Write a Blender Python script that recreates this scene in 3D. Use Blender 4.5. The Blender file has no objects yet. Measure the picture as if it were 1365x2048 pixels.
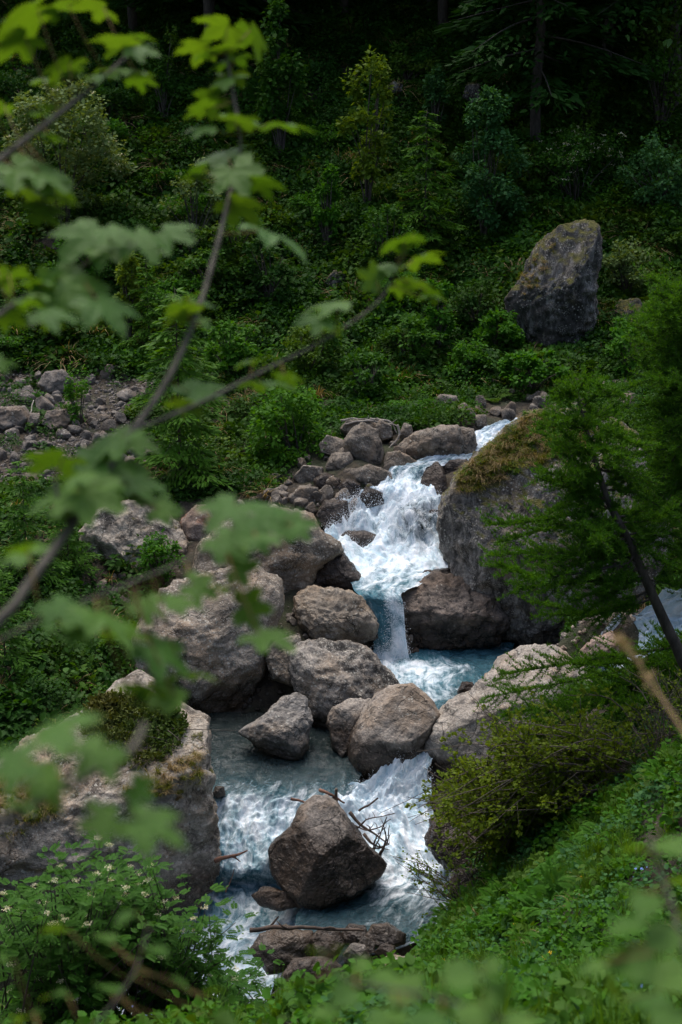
import bpy, bmesh, math, random
import numpy as np
from mathutils import Vector, Matrix
random.seed(7)
rng = np.random.default_rng(7)
SC = bpy.context.scene
COL = SC.collection
# ------------------------------------------------------------------ camera
PITCH = math.radians(17.0)
CAM = np.array([0.0, 0.0, 10.0])
LENS = 50.0
F = LENS / 36.0 * 2048.0            # focal length in photograph pixels
cp, sp = math.cos(PITCH), math.sin(PITCH)
FWD = np.array([0, cp, -sp])
cd = bpy.data.cameras.new('camera')
cam = bpy.data.objects.new('camera', cd)
COL.objects.link(cam)
cam.location = CAM
cam.rotation_euler = (math.pi / 2 - PITCH, 0, 0)
cd.sensor_fit = 'VERTICAL'
cd.sensor_height = 36.0
cd.lens = LENS
cd.clip_start = 0.05
cd.clip_end = 600
cd.dof.use_dof = True
cd.dof.focus_distance = 22.0
cd.dof.aperture_fstop = 3.6
SC.camera = cam
# ------------------------------------------------------------------ sky, sun, exposure
SUN_EL, SUN_ROT = math.radians(66), math.radians(-20)     # soft light from over the far slope
wd = bpy.data.worlds.new('World')
SC.world = wd
wd.use_nodes = True
wn = wd.node_tree
bg = wn.nodes['Background']
sky = wn.nodes.new('ShaderNodeTexSky')
sky.sky_type = 'NISHITA'
sky.sun_disc = False
sky.sun_elevation = SUN_EL
sky.sun_rotation = SUN_ROT
sky.air_density = 1.0
sky.dust_density = 5.0
sky.ozone_density = 1.0
wn.links.new(sky.outputs[0], bg.inputs[0])
bg.inputs[1].default_value = 0.115
sl = bpy.data.lights.new('sun', 'SUN')
sl.energy = 1.05
sl.angle = math.radians(55)
sl.color = (1.0, 0.97, 0.93)
so = bpy.data.objects.new('sun', sl)
COL.objects.link(so)
sdir = Vector((math.sin(SUN_ROT) * math.cos(SUN_EL), math.cos(SUN_ROT) * math.cos(SUN_EL), math.sin(SUN_EL)))
so.rotation_euler = sdir.to_track_quat('Z', 'Y').to_euler()
so.location = (0, 10, 40)
vs = SC.view_settings
vs.view_transform = 'Standard'
vs.look = 'None'
vs.exposure = 1.0
vs.gamma = 1.0
vs.use_curve_mapping = False
SC.render.engine = 'CYCLES'
SC.cycles.use_denoising = True
SC.cycles.max_bounces = 6
SC.cycles.diffuse_bounces = 2
SC.cycles.glossy_bounces = 2
SC.cycles.transmission_bounces = 4
SC.cycles.transparent_max_bounces = 8
SC.cycles.caustics_reflective = False
SC.cycles.caustics_refractive = False
SC.cycles.use_adaptive_sampling = True

# ------------------------------------------------------------------ pixel helpers
def ray(px, py):
    x, y = (px - 682.5) / F, (1024 - py) / F
    return np.array([x, cp + y * sp, -sp + y * cp])
def at(px, py, Y):
    d = ray(px, py)
    return CAM + d * (Y / d[1])
def onz(px, py, z):
    d = ray(px, py)
    return CAM + d * ((z - 10.0) / d[2])
def mpp(P):                      # metres per photograph pixel at a point
    return float(np.dot(P - CAM, FWD)) / F
def proj(P):
    q = np.asarray(P) - CAM
    dep = q @ FWD
    x = q[..., 0]
    y = q @ np.array([0, sp, cp])
    return 682.5 + F * x / dep, 1024 - F * y / dep

# ------------------------------------------------------------------ numpy noise
_perm = rng.permutation(256)
_perm = np.concatenate([_perm, _perm, _perm])
_g = rng.normal(size=(256, 3))
_g /= np.linalg.norm(_g, axis=1)[:, None]
def perlin(P):
    P = np.asarray(P, float)
    i = np.floor(P).astype(int)
    f = P - i
    i &= 255
    u = f * f * f * (f * (f * 6 - 15) + 10)
    r = 0
    for dx in (0, 1):
        for dy in (0, 1):
            for dz in (0, 1):
                h = _perm[_perm[_perm[(i[:, 0] + dx) & 255] + ((i[:, 1] + dy) & 255)] + ((i[:, 2] + dz) & 255)]
                g = _g[h]
                d = (g[:, 0] * (f[:, 0] - dx) + g[:, 1] * (f[:, 1] - dy) + g[:, 2] * (f[:, 2] - dz))
                w = (u[:, 0] if dx else 1 - u[:, 0]) * (u[:, 1] if dy else 1 - u[:, 1]) * (u[:, 2] if dz else 1 - u[:, 2])
                r = r + w * d
    return r * 1.5
def fbm(P, o=4, lac=2.1, gain=.5):
    a, s, P = 1.0, 0, np.asarray(P, float)
    for k in range(o):
        s = s + a * perlin(P)
        P = P * lac + 17.3
        a *= gain
    return s
def ridged(P, o=3):
    a, s, P = 1.0, 0, np.asarray(P, float)
    for k in range(o):
        s = s + a * (1 - 2 * np.abs(perlin(P)))
        P = P * 2.2 + 9.1
        a *= .5
    return s
def unit(v):
    v = np.asarray(v, float)
    return v / (np.linalg.norm(v, axis=-1, keepdims=True) + 1e-9)

# ------------------------------------------------------------------ object helpers
def make_mesh(name, V, T, mat=None, smooth=True, attrs=None):
    V = np.ascontiguousarray(V, dtype=np.float32)
    T = np.ascontiguousarray(T, dtype=np.int32)
    me = bpy.data.meshes.new(name)
    n, (m, k) = len(V), T.shape
    me.vertices.add(n)
    me.vertices.foreach_set('co', V.ravel())
    me.loops.add(m * k)
    me.loops.foreach_set('vertex_index', T.ravel())
    me.polygons.add(m)
    me.polygons.foreach_set('loop_start', np.arange(0, m * k, k, dtype=np.int32))
    me.update(calc_edges=True)
    me.validate()
    if smooth:
        me.polygons.foreach_set('use_smooth', np.ones(len(me.polygons), dtype=bool))
    for an, av in (attrs or {}).items():
        av = np.asarray(av, dtype=np.float32)
        if av.ndim == 1:
            a = me.attributes.new(an, 'FLOAT', 'POINT')
            a.data.foreach_set('value', av)
        else:
            a = me.attributes.new(an, 'FLOAT_VECTOR', 'POINT')
            a.data.foreach_set('vector', av.ravel())
    if mat:
        me.materials.append(mat)
    return me
def link(name, data, parent=None, loc=None, rot=None, scale=None):
    o = bpy.data.objects.new(name, data)
    COL.objects.link(o)
    if parent is not None:
        o.parent = parent
    if loc is not None:
        o.location = loc
    if rot is not None:
        o.rotation_euler = rot
    if scale is not None:
        o.scale = scale
    return o
def tag(o, label, cat, group=None):
    o['label'] = label
    o['category'] = cat
    if group:
        o['group'] = group
    return o
def thing(name, label, cat, loc, rotz=0, group=None, scale=None):
    o = link(name, None, None, loc, (0, 0, rotz), scale)
    o.empty_display_size = .1
    return tag(o, label, cat, group)
def kind(o, k):
    o['kind'] = k
    return o
def copy_tree(o, parent=None):
    c = o.copy()
    COL.objects.link(c)
    c.parent = parent
    for ch in list(o.children):
        copy_tree(ch, c)
    return c
def join(parts):
    Vs, Ts, o = [], [], 0
    for V, T in parts:
        Vs.append(V)
        Ts.append(np.asarray(T) + o)
        o += len(V)
    return np.concatenate(Vs), np.concatenate(Ts)
def tube(P, R, n=6):
    P = np.asarray(P, float)
    R = np.broadcast_to(np.asarray(R, float), (len(P),))
    t = unit(np.gradient(P, axis=0))
    up = np.array([0, 0, 1.0]) if abs(t[0][2]) < .9 else np.array([1.0, 0, 0])
    a = unit(np.cross(t, up))
    b = np.cross(t, a)
    ang = np.linspace(0, 2 * math.pi, n, endpoint=False)
    V = P[:, None] + R[:, None, None] * (np.cos(ang)[None, :, None] * a[:, None] + np.sin(ang)[None, :, None] * b[:, None])
    V = V.reshape(-1, 3)
    m = len(P)
    T = []
    for i in range(m - 1):
        for j in range(n):
            q, r = i * n + j, i * n + (j + 1) % n
            T += [(q, r, r + n), (q, r + n, q + n)]
    V = np.concatenate([V, P[:1], P[-1:]])
    for j in range(n):
        T.append((m * n, (j + 1) % n, j))
        T.append((m * n + 1, (m - 1) * n + j, (m - 1) * n + (j + 1) % n))
    return V, np.array(T)
def spline(P, n):
    P = np.asarray(P, float)
    if len(P) == 2:
        return P[0] + (P[1] - P[0]) * np.linspace(0, 1, n)[:, None]
    Q = np.concatenate([[2 * P[0] - P[1]], P, [2 * P[-1] - P[-2]]])
    out = []
    for s in np.linspace(0, len(P) - 1 - 1e-6, n):
        i = int(s)
        t = s - i
        a, b, c, d = Q[i:i + 4]
        out.append(.5 * ((2 * b) + (c - a) * t + (2 * a - 5 * b + 4 * c - d) * t * t + (3 * b - a - 3 * c + d) * t ** 3))
    return np.array(out)
def frames(D, N):                # leaf frames: rows x(side), y(along), z(normal)
    y = unit(D)
    z = unit(N - (N * y).sum(1)[:, None] * y)
    x = np.cross(y, z)
    return np.stack([x, y, z], 1)
def stamp(Vt, Tt, P, Fr, S):     # many copies of a small template in one mesh
    Vt, Tt = np.asarray(Vt, float), np.asarray(Tt)
    n, k = len(P), len(Vt)
    S = np.broadcast_to(np.asarray(S, float), (n,))
    V = P[:, None] + S[:, None, None] * np.einsum('kc,ncd->nkd', Vt, Fr)
    T = Tt[None] + (np.arange(n) * k)[:, None, None]
    return V.reshape(-1, 3), T.reshape(-1, Tt.shape[1])
def per_leaf(n, k):
    return np.repeat(rng.random(n), k)
DIAMOND = (np.array([(0, 0, 0), (-.36, .45, .10), (0, 1, 0), (.36, .45, .10)]), np.array([(0, 2, 1), (0, 3, 2)]))
OVAL = (np.array([(0, 0, 0), (-.30, .22, .07), (-.36, .55, .07), (0, 1, -.08), (.36, .55, .07), (.30, .22, .07), (0, .5, 0)]),
        np.array([(0, 6, 1), (1, 6, 2), (2, 6, 3), (3, 6, 4), (4, 6, 5), (5, 6, 0)]))
NEEDLE = (np.array([(-.06, 0, 0), (.06, 0, 0), (0, 1, 0)]), np.array([(0, 1, 2)]))
SPRAY = (np.array([(0, 0, 0), (-.16, .3, .0), (-.10, .7, -.03), (0, 1, -.08), (.10, .7, -.03), (.16, .3, 0)]),
         np.array([(0, 5, 1), (1, 5, 4), (1, 4, 2), (2, 4, 3)]))

# ------------------------------------------------------------------ materials
class NT:
    def __init__(s, name):
        s.m = bpy.data.materials.new(name)
        s.m.use_nodes = True
        s.t = s.m.node_tree
        s.t.nodes.clear()
        s.out = s.t.nodes.new('ShaderNodeOutputMaterial')
    def n(s, ty, ins=None, **kw):
        nd = s.t.nodes.new(ty)
        for k, v in kw.items():
            setattr(nd, k, v)
        for k, v in (ins or {}).items():
            s.put(nd.inputs[k], v)
        return nd
    def put(s, sock, v):
        if hasattr(v, 'is_output') or isinstance(v, bpy.types.NodeSocket):
            s.t.links.new(v, sock)
        else:
            if sock.type == 'RGBA' and len(v) == 3:
                v = (*v, 1)
            sock.default_value = v
    def pos(s):
        return s.n('ShaderNodeNewGeometry').outputs['Position']
    def noise(s, vec, scale, detail=4, rough=.55, dist=0.0):
        return s.n('ShaderNodeTexNoise', {'Vector': vec, 'Scale': scale, 'Detail': detail, 'Roughness': rough, 'Distortion': dist}).outputs['Fac']
    def voro(s, vec, scale, feature='F1', out='Distance'):
        return s.n('ShaderNodeTexVoronoi', {'Vector': vec, 'Scale': scale}, feature=feature).outputs[out]
    def ramp(s, fac, stops):
        r = s.n('ShaderNodeValToRGB', {'Fac': fac})
        e = r.color_ramp.elements
        while len(e) < len(stops):
            e.new(.5)
        for k, (p, c) in enumerate(stops):
            e[k].position = p
            e[k].color = (c, c, c, 1) if not hasattr(c, '__len__') else (*c, 1)
        return r.outputs['Color']
    def step(s, v, a, b):
        return s.n('ShaderNodeMapRange', {0: v, 1: a, 2: b, 3: 0.0, 4: 1.0}, interpolation_type='SMOOTHSTEP').outputs[0]
    def math(s, op, a, b=0.0, c=None):
        d = {0: a, 1: b}
        if c is not None:
            d[2] = c
        return s.n('ShaderNodeMath', d, operation=op).outputs[0]
    def mix(s, f, a, b, bt='MIX'):
        return s.n('ShaderNodeMix', {0: f, 6: a, 7: b}, data_type='RGBA', blend_type=bt).outputs[2]
    def attr(s, name, out='Fac'):
        return s.n('ShaderNodeAttribute', attribute_name=name).outputs[out]
    def bump(s, h, st, dist):
        return s.n('ShaderNodeBump', {'Strength': st, 'Distance': dist, 'Height': h}).outputs[0]
    def sep(s, v):
        return s.n('ShaderNodeSeparateXYZ', {0: v}).outputs
    def bsdf(s, col, rough, normal=None, **kw):
        d = {'Base Color': col, 'Roughness': rough}
        if normal is not None:
            d['Normal'] = normal
        d.update({k.replace('_', ' '): v for k, v in kw.items()})
        return s.n('ShaderNodeBsdfPrincipled', d).outputs[0]
    def done(s, sh, disp=None):
        s.put(s.out.inputs[0], sh)
        return s.m

def rock_mat(name, light, dark, lichen=.3, black=.3, moss=0.0, wet=None, crack=1.0, rust=0.0, offs=0.0, streak=0.0):
    t = NT(name)
    p = t.n('ShaderNodeMapping', {0: t.pos(), 1: (offs, offs * .7, offs * .3)}).outputs[0]
    if streak:
        ps = t.n('ShaderNodeMapping', {0: p, 2: (.25, .35, 0), 3: (1.6, 1.6, .45)}).outputs[0]
    else:
        ps = p
    big = t.noise(ps, .9, 3, .6, .4)
    mid = t.noise(ps, 4.2, 5, .68, .3)
    fine = t.noise(p, 26.0, 3, .7)
    col = t.mix(t.step(t.math('ADD', t.math('MULTIPLY', big, .55), t.math('MULTIPLY', mid, .5)), .38, .66), dark, light)
    col = t.mix(t.math('MULTIPLY', t.step(fine, .44, .66), .62), col, tuple(c * .34 for c in light))
    col = t.mix(t.math('MULTIPLY', t.step(fine, .46, .30), .35), col, tuple(c * 1.25 for c in light))
    warm = t.noise(p, 1.7, 3)
    col = t.mix(t.math('MULTIPLY', t.step(warm, .45, .68), .5), col, (light[0] * .86, light[1] * .68, light[2] * .5))
    # black lichen / water stains with their own shape
    bl = t.step(t.noise(ps, 2.6, 5, .78, .8), .62 - .25 * black, .74 - .2 * black)
    col = t.mix(t.math('MULTIPLY', bl, .82), col, tuple(c * .22 for c in dark))
    # pale lichen spots
    v = t.voro(p, 13.0)
    sp1 = t.math('MULTIPLY', t.step(v, .30, .16), t.step(t.noise(p, 2.3, 3), .60 - .3 * lichen, .70 - .25 * lichen))
    v2 = t.voro(p, 37.0)
    sp2 = t.math('MULTIPLY', t.step(v2, .34, .2), t.step(t.noise(p, 3.7, 3), .62 - .3 * lichen, .72 - .25 * lichen))
    lf = t.math('MINIMUM', t.math('ADD', sp1, sp2), 1.0)
    col = t.mix(t.math('MULTIPLY', lf, .62), col, (.52, .50, .43))
    # cracks
    wv = t.n('ShaderNodeVectorMath', {0: p, 1: t.n('ShaderNodeVectorMath', {0: t.n('ShaderNodeTexNoise', {'Vector': p, 'Scale': 1.6, 'Detail': 5}).outputs['Color'], 1: (.9, .9, .9)}, operation='MULTIPLY').outputs[0]}, operation='ADD').outputs[0]
    ce = t.voro(t.n('ShaderNodeMapping', {0: wv, 2: (.4, .7, .3), 3: (1.0, 1.0, 1.7)}).outputs[0], 1.15, 'DISTANCE_TO_EDGE')
    cr = t.math('MULTIPLY', t.step(ce, .018, .001), t.step(t.noise(p, 1.3, 2), .40, .6))
    col = t.mix(t.math('MULTIPLY', cr, .34 * crack), col, tuple(c * .12 for c in dark))
    geo = t.n('ShaderNodeNewGeometry')
    nz = t.sep(geo.outputs['Normal'])[2]
    if rust:
        col = t.mix(t.math('MULTIPLY', t.step(t.noise(p, 2.2, 4), .5, .62), rust), col, (.26, .11, .05))
    mo = None
    if moss:
        mo = t.math('MULTIPLY', t.step(nz, .35, .8), t.step(t.noise(p, 3.1, 6, .65), .72 - .4 * moss, .80 - .35 * moss))
        mc = t.mix(t.noise(p, 9, 4), (.05, .075, .012), (.17, .14, .035))
        col = t.mix(mo, col, mc)
    rough = .82
    if wet is not None:
        z = t.sep(t.pos())[2]
        wf = t.step(t.math('ADD', z, t.math('MULTIPLY', t.noise(p, 2.0, 4), -.5)), wet + .12, wet - .14)
        col = t.mix(t.math('MULTIPLY', wf, .92), col, t.mix(1.0, col, (.27, .23, .20), 'MULTIPLY'))
        rough = t.math('SUBTRACT', .82, t.math('MULTIPLY', wf, .56))
    h = t.math('ADD', t.math('MULTIPLY', mid, 1.0), t.math('MULTIPLY', fine, .34))
    h = t.math('SUBTRACT', h, t.math('MULTIPLY', cr, .22 * crack))
    if mo is not None:
        h = t.math('ADD', h, t.math('MULTIPLY', mo, t.noise(p, 40, 2)))
    nrm = t.bump(h, 1.0, .075)
    return t.done(t.bsdf(col, rough, nrm, Specular_IOR_Level=.35))

def leaf_mat(name, c1, c2, c3=None, trans=.35, rough=.6, use='lv', spec=.14, spread=1.0):
    t = NT(name)
    lv = t.attr('lv')
    oi = t.n('ShaderNodeObjectInfo').outputs['Random']
    f = t.math('ADD', t.math('MULTIPLY', lv, .55), t.math('MULTIPLY', oi, .45)) if use == 'lv' else oi
    col = t.mix(f, c1, c2)
    if c3:
        nz = t.noise(t.pos(), .55, 3)
        col = t.mix(t.math('MULTIPLY', t.step(nz, .42, .66), spread), col, c3)
    a = t.bsdf(col, rough, None, Specular_IOR_Level=spec)
    tc = t.mix(1.0, col, (1.5, 1.35, .35), 'MULTIPLY')
    b = t.n('ShaderNodeBsdfTranslucent', {0: tc}).outputs[0]
    return t.done(t.n('ShaderNodeMixShader', {0: trans, 1: a, 2: b}).outputs[0])
def bark_mat(name, c1, c2, scale=12):
    t = NT(name)
    p = t.n('ShaderNodeMapping', {0: t.pos(), 3: (1, 1, .35)}).outputs[0]
    n1 = t.noise(p, scale, 6, .65)
    n2 = t.noise(t.pos(), scale * 4, 3)
    col = t.mix(t.step(n1, .32, .68), c1, c2)
    return t.done(t.bsdf(col, .85, t.bump(t.math('ADD', n1, t.math('MULTIPLY', n2, .3)), .7, .02)))

# ------------------------------------------------------------------ the stream: cross-sections from upstream to downstream
# (left px, right px, py, water level z, foam 0..1, turbulence m, teal 0..1)
CHAINS = {
 'main': [(1000, 1110, 842, 3.16, .75, .05, .4), (950, 1060, 865, 3.02, .8, .06, .5), (930, 1040, 893, 2.9, .75, .06, .5), (860, 960, 915, 2.82, .6, .05, .5),
          (785, 862, 938, 2.76, .55, .04, .7), (772, 852, 962, 2.6, .72, .06, .6), (730, 868, 990, 2.43, .85, .10, .5), (668, 890, 1022, 2.2, .80, .15, .4),
          (650, 896, 1052, 2.06, .78, .15, .4), (655, 898, 1082, 1.96, .84, .10, .5), (672, 905, 1108, 1.9, .92, .06, .6), (690, 910, 1135, 1.87, .82, .04, .7),
          (700, 850, 1162, 1.85, .66, .03, .8), (712, 806, 1185, 1.82, .45, .03, 1), (726, 806, 1200, 1.74, .42, .03, 1), (736, 808, 1216, 1.60, .45, .03, 1),
          (745, 810, 1250, 1.33, .45, .03, 1), (748, 814, 1290, 1.02, .55, .04, 1), (745, 822, 1318, .80, .9, .05, 1), (745, 850, 1330, .78, .9, .03, 1)],
 'pool': [(700, 1030, 1285, .80, .1, .015, .9), (715, 1020, 1312, .80, .35, .025, 1), (725, 1010, 1335, .80, .66, .03, 1), (740, 1000, 1365, .80, .55, .03, 1), (790, 970, 1395, .79, .42, .03, .7),
          (820, 930, 1425, .78, .4, .03, .6), (800, 900, 1470, .74, .5, .04, .7), (790, 870, 1515, .70, .85, .08, .8), (755, 855, 1545, .62, 1.0, .14, .7), (690, 862, 1580, .45, 1.0, .15, .6),
          (660, 866, 1610, .33, .95, .13, .6), (670, 880, 1650, .20, .88, .08, .6), (690, 900, 1700, .06, .86, .06, .6), (700, 935, 1745, -.06, .72, .05, .6), (640, 945, 1785, -.10, .55, .035, .5),
          (600, 930, 1820, -.14, .42, .03, .4), (590, 905, 1850, -.18, .3, .02, .4), (590, 860, 1880, -.24, .3, .02, .4), (560, 700, 1920, -.5, .6, .05, .4), (520, 660, 1970, -.75, .6, .05, .4)],
 'left': [(400, 760, 1425, .56, .04, .010, 0), (395, 760, 1460, .56, .10, .014, .06), (395, 740, 1510, .55, .16, .018, .10), (395, 720, 1555, .53, .24, .024, .22), (400, 690, 1588, .50, .42, .03, .5),
          (405, 640, 1612, .42, .66, .06, .8), (410, 610, 1650, .29, .70, .07, .9), (410, 600, 1695, .14, .62, .07, 1), (405, 600, 1735, .02, .55, .06, 1), (400, 600, 1752, -.10, .5, .04, 1),
          (395, 610, 1768, -.30, .45, .04, 1), (385, 630, 1790, -.38, .5, .05, 1), (370, 640, 1830, -.44, .55, .05, 1), (340, 600, 1880, -.52, .66, .05, .9), (280, 560, 1940, -.62, .72, .05, .9), (200, 540, 2000, -.72, .72, .05, .8),
          (100, 520, 2070, -.82, .72, .05, .8)],
 'side': [(1330, 1560, 1180, 2.5, .8, .06, .3), (1270, 1480, 1225, 2.1, 1.0, .08, .3), (1215, 1420, 1262, 1.8, 1.0, .10, .3), (1190, 1390, 1300, 1.55, 1.0, .08, .4), (1150, 1330, 1345, 1.35, .8, .05, .4)],
}
SECT = {}
for cn, rows in CHAINS.items():
    SECT[cn] = [(onz(a, py, z), onz(b, py, z), z, fo, tu, te) for a, b, py, z, fo, tu, te in rows]
CH_PTS = []                                     # centreline samples (x, y, half width, z)
for cn, ss in SECT.items():
    for (a, b) in zip(ss[:-1], ss[1:]):
        for k in np.linspace(0, 1, 8):
            L, R = a[0] * (1 - k) + b[0] * k, a[1] * (1 - k) + b[1] * k
            CH_PTS.append((*(.5 * (L + R))[:2], .5 * np.linalg.norm(R - L), .5 * (L + R)[2]))
CH_PTS = np.array(CH_PTS)
def in_water(x, y, margin=.15):
    d = np.hypot(np.asarray(x)[:, None] - CH_PTS[:, 0], np.asarray(y)[:, None] - CH_PTS[:, 1]) - CH_PTS[:, 2]
    return d.min(1) < margin

# ------------------------------------------------------------------ ground
def hill_z(x, y):
    return 3.6 + .5 * (y - 34.5) + .02 * x
A = []
for cn, ss in SECT.items():
    for L, R, z, fo, tu, te in ss:
        m = .5 * (L + R)
        s = unit(R - L)
        A += [(m[0], m[1], z - .55), (*(L + s * .1)[:2], z - .28), (*(R - s * .1)[:2], z - .28)]
        if cn == 'main' and .7 < z < 1.84:
            continue
        if cn not in ('pool',):
            A += [(*(L - s * .55)[:2], z + .12)]
        if cn in ('main', 'side'):
            A += [(*(R + s * .55)[:2], z + .12)]
for px, py, Y in [(50, 1400, 18.6), (100, 1300, 20), (100, 1150, 22.5), (50, 1000, 25.5), (250, 1200, 22.8), (320, 1050, 24.5), (150, 950, 27.2), (100, 850, 30), (250, 880, 29), (60, 760, 33), (250, 760, 33),
                  (500, 1000, 25.8), (450, 900, 28.4), (400, 800, 31), (560, 960, 27), (640, 980, 26.2), (640, 880, 28.6), (730, 900, 27.6), (700, 845, 29.3), (850, 850, 29.5), (600, 780, 31.5), (850, 790, 31.8),
                  (1000, 790, 31.5), (1100, 790, 31.6), (1200, 790, 31.2), (1330, 900, 27.5), (1365, 1050, 24), (1420, 1120, 22.5), (1300, 1000, 25.5), (900, 1290, 22.9), (1000, 1290, 23.2), (1000, 1280, 24.0), (1100, 1330, 20.8), (1050, 1450, 18.4),
                  (560, 1300, 20.8), (650, 1250, 21.8), (480, 1250, 21.9), (640, 1180, 23),
                  (1200, 1400, 17), (1330, 1400, 15.8), (1365, 1310, 16.5), (930, 1780, 15.2), (1000, 1800, 13.7), (1100, 1750, 13.1), (1250, 1650, 12.6), (1365, 1530, 12.2), (1500, 1450, 12.0), (1000, 1620, 15.8), (1150, 1560, 15.0),
                  (880, 1900, 13.3), (700, 1990, 12.6), (600, 1990, 12.9), (1000, 1950, 10.8), (1300, 1900, 9.6), (1000, 2048, 9.2), (480, 2060, 12.2), (300, 2080, 11.6), (100, 2060, 11.2), (-100, 2000, 11.4),
                  (-100, 1700, 14.5), (-250, 1500, 17), (-300, 1300, 20), (-300, 1000, 26)]:
    A.append(tuple(at(px, py, Y)))
A += [(0, 0, 8.3), (-3, 0, 8.2), (3, 0, 8.6), (8, 0, 8.8), (-8, 0, 8.0), (0, -6, 10.5), (-12, -8, 11), (12, -8, 11.5), (0, 4, 6.5), (-3, 4, 6.0), (3, 4, 6.9), (8, 6, 6.4), (-8, 6, 4.6), (0, 7, 4.9), (-2.5, 7.5, 4.0), (7, 12, 5.2), (9, 18, 4.6),
      (-9, 12, 2.6), (-14, 18, 3.2), (-12, 26, 4.0), (14, 12, 8), (14, 22, 7), (12, 28, 5.5), (-20, 10, 8), (-40, 20, 20), (-40, 0, 20), (40, 0, 22), (40, 20, 20), (-20, -15, 14), (20, -15, 15), (0, -15, 14)]
for y in (34.5, 38, 44, 52, 65, 85, 120):
    for x in (-60, -36, -22, -14, -8, -4, 0, 4, 8, 14, 22, 36, 60):
        A.append((x, y, hill_z(x, y) + (abs(x) * .12 if abs(x) > 15 else 0)))
A = np.array(A)
_d = np.hypot(A[:, None, 0] - A[None, :, 0], A[:, None, 1] - A[None, :, 1])
_n = len(A)
_M = np.zeros((_n + 3, _n + 3))
_M[:_n, :_n] = _d - np.eye(_n) * .12
_M[:_n, _n:] = np.c_[np.ones(_n), A[:, :2]]
_M[_n:, :_n] = _M[:_n, _n:].T
_w = np.linalg.solve(_M, np.r_[A[:, 2], 0, 0, 0])
def ground(x, y):
    x, y = np.atleast_1d(np.asarray(x, float)), np.atleast_1d(np.asarray(y, float))
    out = np.empty(len(x))
    for i in range(0, len(x), 20000):
        xs, ys = x[i:i + 20000], y[i:i + 20000]
        d = np.hypot(xs[:, None] - A[:, 0], ys[:, None] - A[:, 1])
        z = d @ _w[:_n] + _w[_n] + _w[_n + 1] * xs + _w[_n + 2] * ys
        P = np.c_[xs, ys, np.zeros(len(xs))]
        hw = np.clip((ys - 33) / 4, 0, 1)
        z = z + fbm(P * .45, 3) * (.06 + .5 * hw) + fbm(P * 1.7 + 5, 3) * (.05 + .12 * hw)
        out[i:i + 20000] = z
    return out
def hit(px, py, y0=5., y1=90.):
    d = ray(px, py)
    ys = np.linspace(y0, y1, 900)
    P = CAM + d * (ys / d[1])[:, None]
    g = ground(P[:, 0], P[:, 1])
    k = np.argmax(P[:, 2] <= g)
    p = P[k].copy()
    p[2] = g[k]
    return p
def put(px, py, Y):              # ground point under a pixel column at a distance
    p = at(px, py, Y)
    p[2] = ground(p[0], p[1])[0]
    return p
gx = np.unique(np.concatenate([np.linspace(-60, -12, 50), np.linspace(-12, -5, 40), np.linspace(-5, 5, 85), np.linspace(5, 12, 40), np.linspace(12, 60, 50)]))
gy = np.unique(np.concatenate([np.linspace(-15, 5, 30), np.linspace(5, 11, 40), np.linspace(11, 32, 180), np.linspace(32, 60, 80), np.linspace(60, 120, 40)]))
GX, GY = np.meshgrid(gx, gy)
gz = ground(GX.ravel(), GY.ravel())
gV = np.c_[GX.ravel(), GY.ravel(), gz]
_i = np.arange(len(gx) * len(gy)).reshape(len(gy), len(gx))
gT = np.stack([_i[:-1, :-1], _i[:-1, 1:], _i[1:, 1:], _i[1:, :-1]], -1).reshape(-1, 4)
t = NT('soil')
p = t.pos()
n1, n2, n3 = t.noise(p, .8, 6, .6), t.noise(p, 7, 6, .65), t.noise(p, 40, 4)
col = t.mix(t.step(n2, .35, .65), (.018, .014, .009), (.06, .045, .028))
col = t.mix(t.math('MULTIPLY', t.step(n1, .45, .6), .7), col, (.022, .035, .010))
col = t.mix(t.math('MULTIPLY', t.step(t.voro(p, 9), .25, .1), .5), col, (.13, .12, .105))
M_SOIL = t.done(t.bsdf(col, .95, t.bump(t.math('ADD', n2, t.math('MULTIPLY', n3, .3)), .9, .08)))
kind(link('ground', make_mesh('ground', gV, gT, M_SOIL)), 'structure')

# ------------------------------------------------------------------ water
t = NT('stream_water')
fl = t.attr('flow', 'Vector')
foam, teal = t.attr('foam'), t.attr('teal')
wob = t.n('ShaderNodeTexNoise', {'Vector': fl, 'Scale': 1.6, 'Detail': 3}).outputs['Color']
fw = t.n('ShaderNodeVectorMath', {0: fl, 1: t.n('ShaderNodeVectorMath', {0: wob, 1: (.55, .55, 0)}, operation='MULTIPLY').outputs[0]}, operation='ADD').outputs[0]
st = t.n('ShaderNodeMapping', {0: fw, 3: (2.6, 1.0, 1)}).outputs[0]
na = t.noise(st, 2.4, 9, .66, .6)
nb = t.noise(fw, 9.0, 7, .68, .5)
vein = t.n('ShaderNodeTexVoronoi', {'Vector': t.n('ShaderNodeMapping', {0: fw, 3: (1.7, 1.0, 1)}).outputs[0], 'Scale': 4.2, 'Smoothness': .4}, feature='SMOOTH_F1').outputs['Distance']
grain = t.noise(fw, 34.0, 4, .75)
s = t.math('ADD', t.math('ADD', t.math('MULTIPLY', na, .55), t.math('MULTIPLY', nb, .27)), t.math('MULTIPLY', grain, .16))
s = t.math('ADD', s, t.math('MULTIPLY', t.math('SUBTRACT', vein, .35), .22))
strk = t.noise(t.n('ShaderNodeMapping', {0: fl, 3: (24, 1.6, 1)}).outputs[0], 1.0, 4, .65, .5)
s = t.math('ADD', s, t.math('MULTIPLY', t.math('SUBTRACT', strk, .5), .17))
s = t.math('ADD', s, t.math('MULTIPLY', t.math('SUBTRACT', foam, .5), .62))
fm = t.step(s, .42, .76)
fm = t.math('MULTIPLY', fm, t.step(foam, .04, .2))
deep = t.mix(teal, (.019, .026, .024), (.034, .120, .158))
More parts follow.
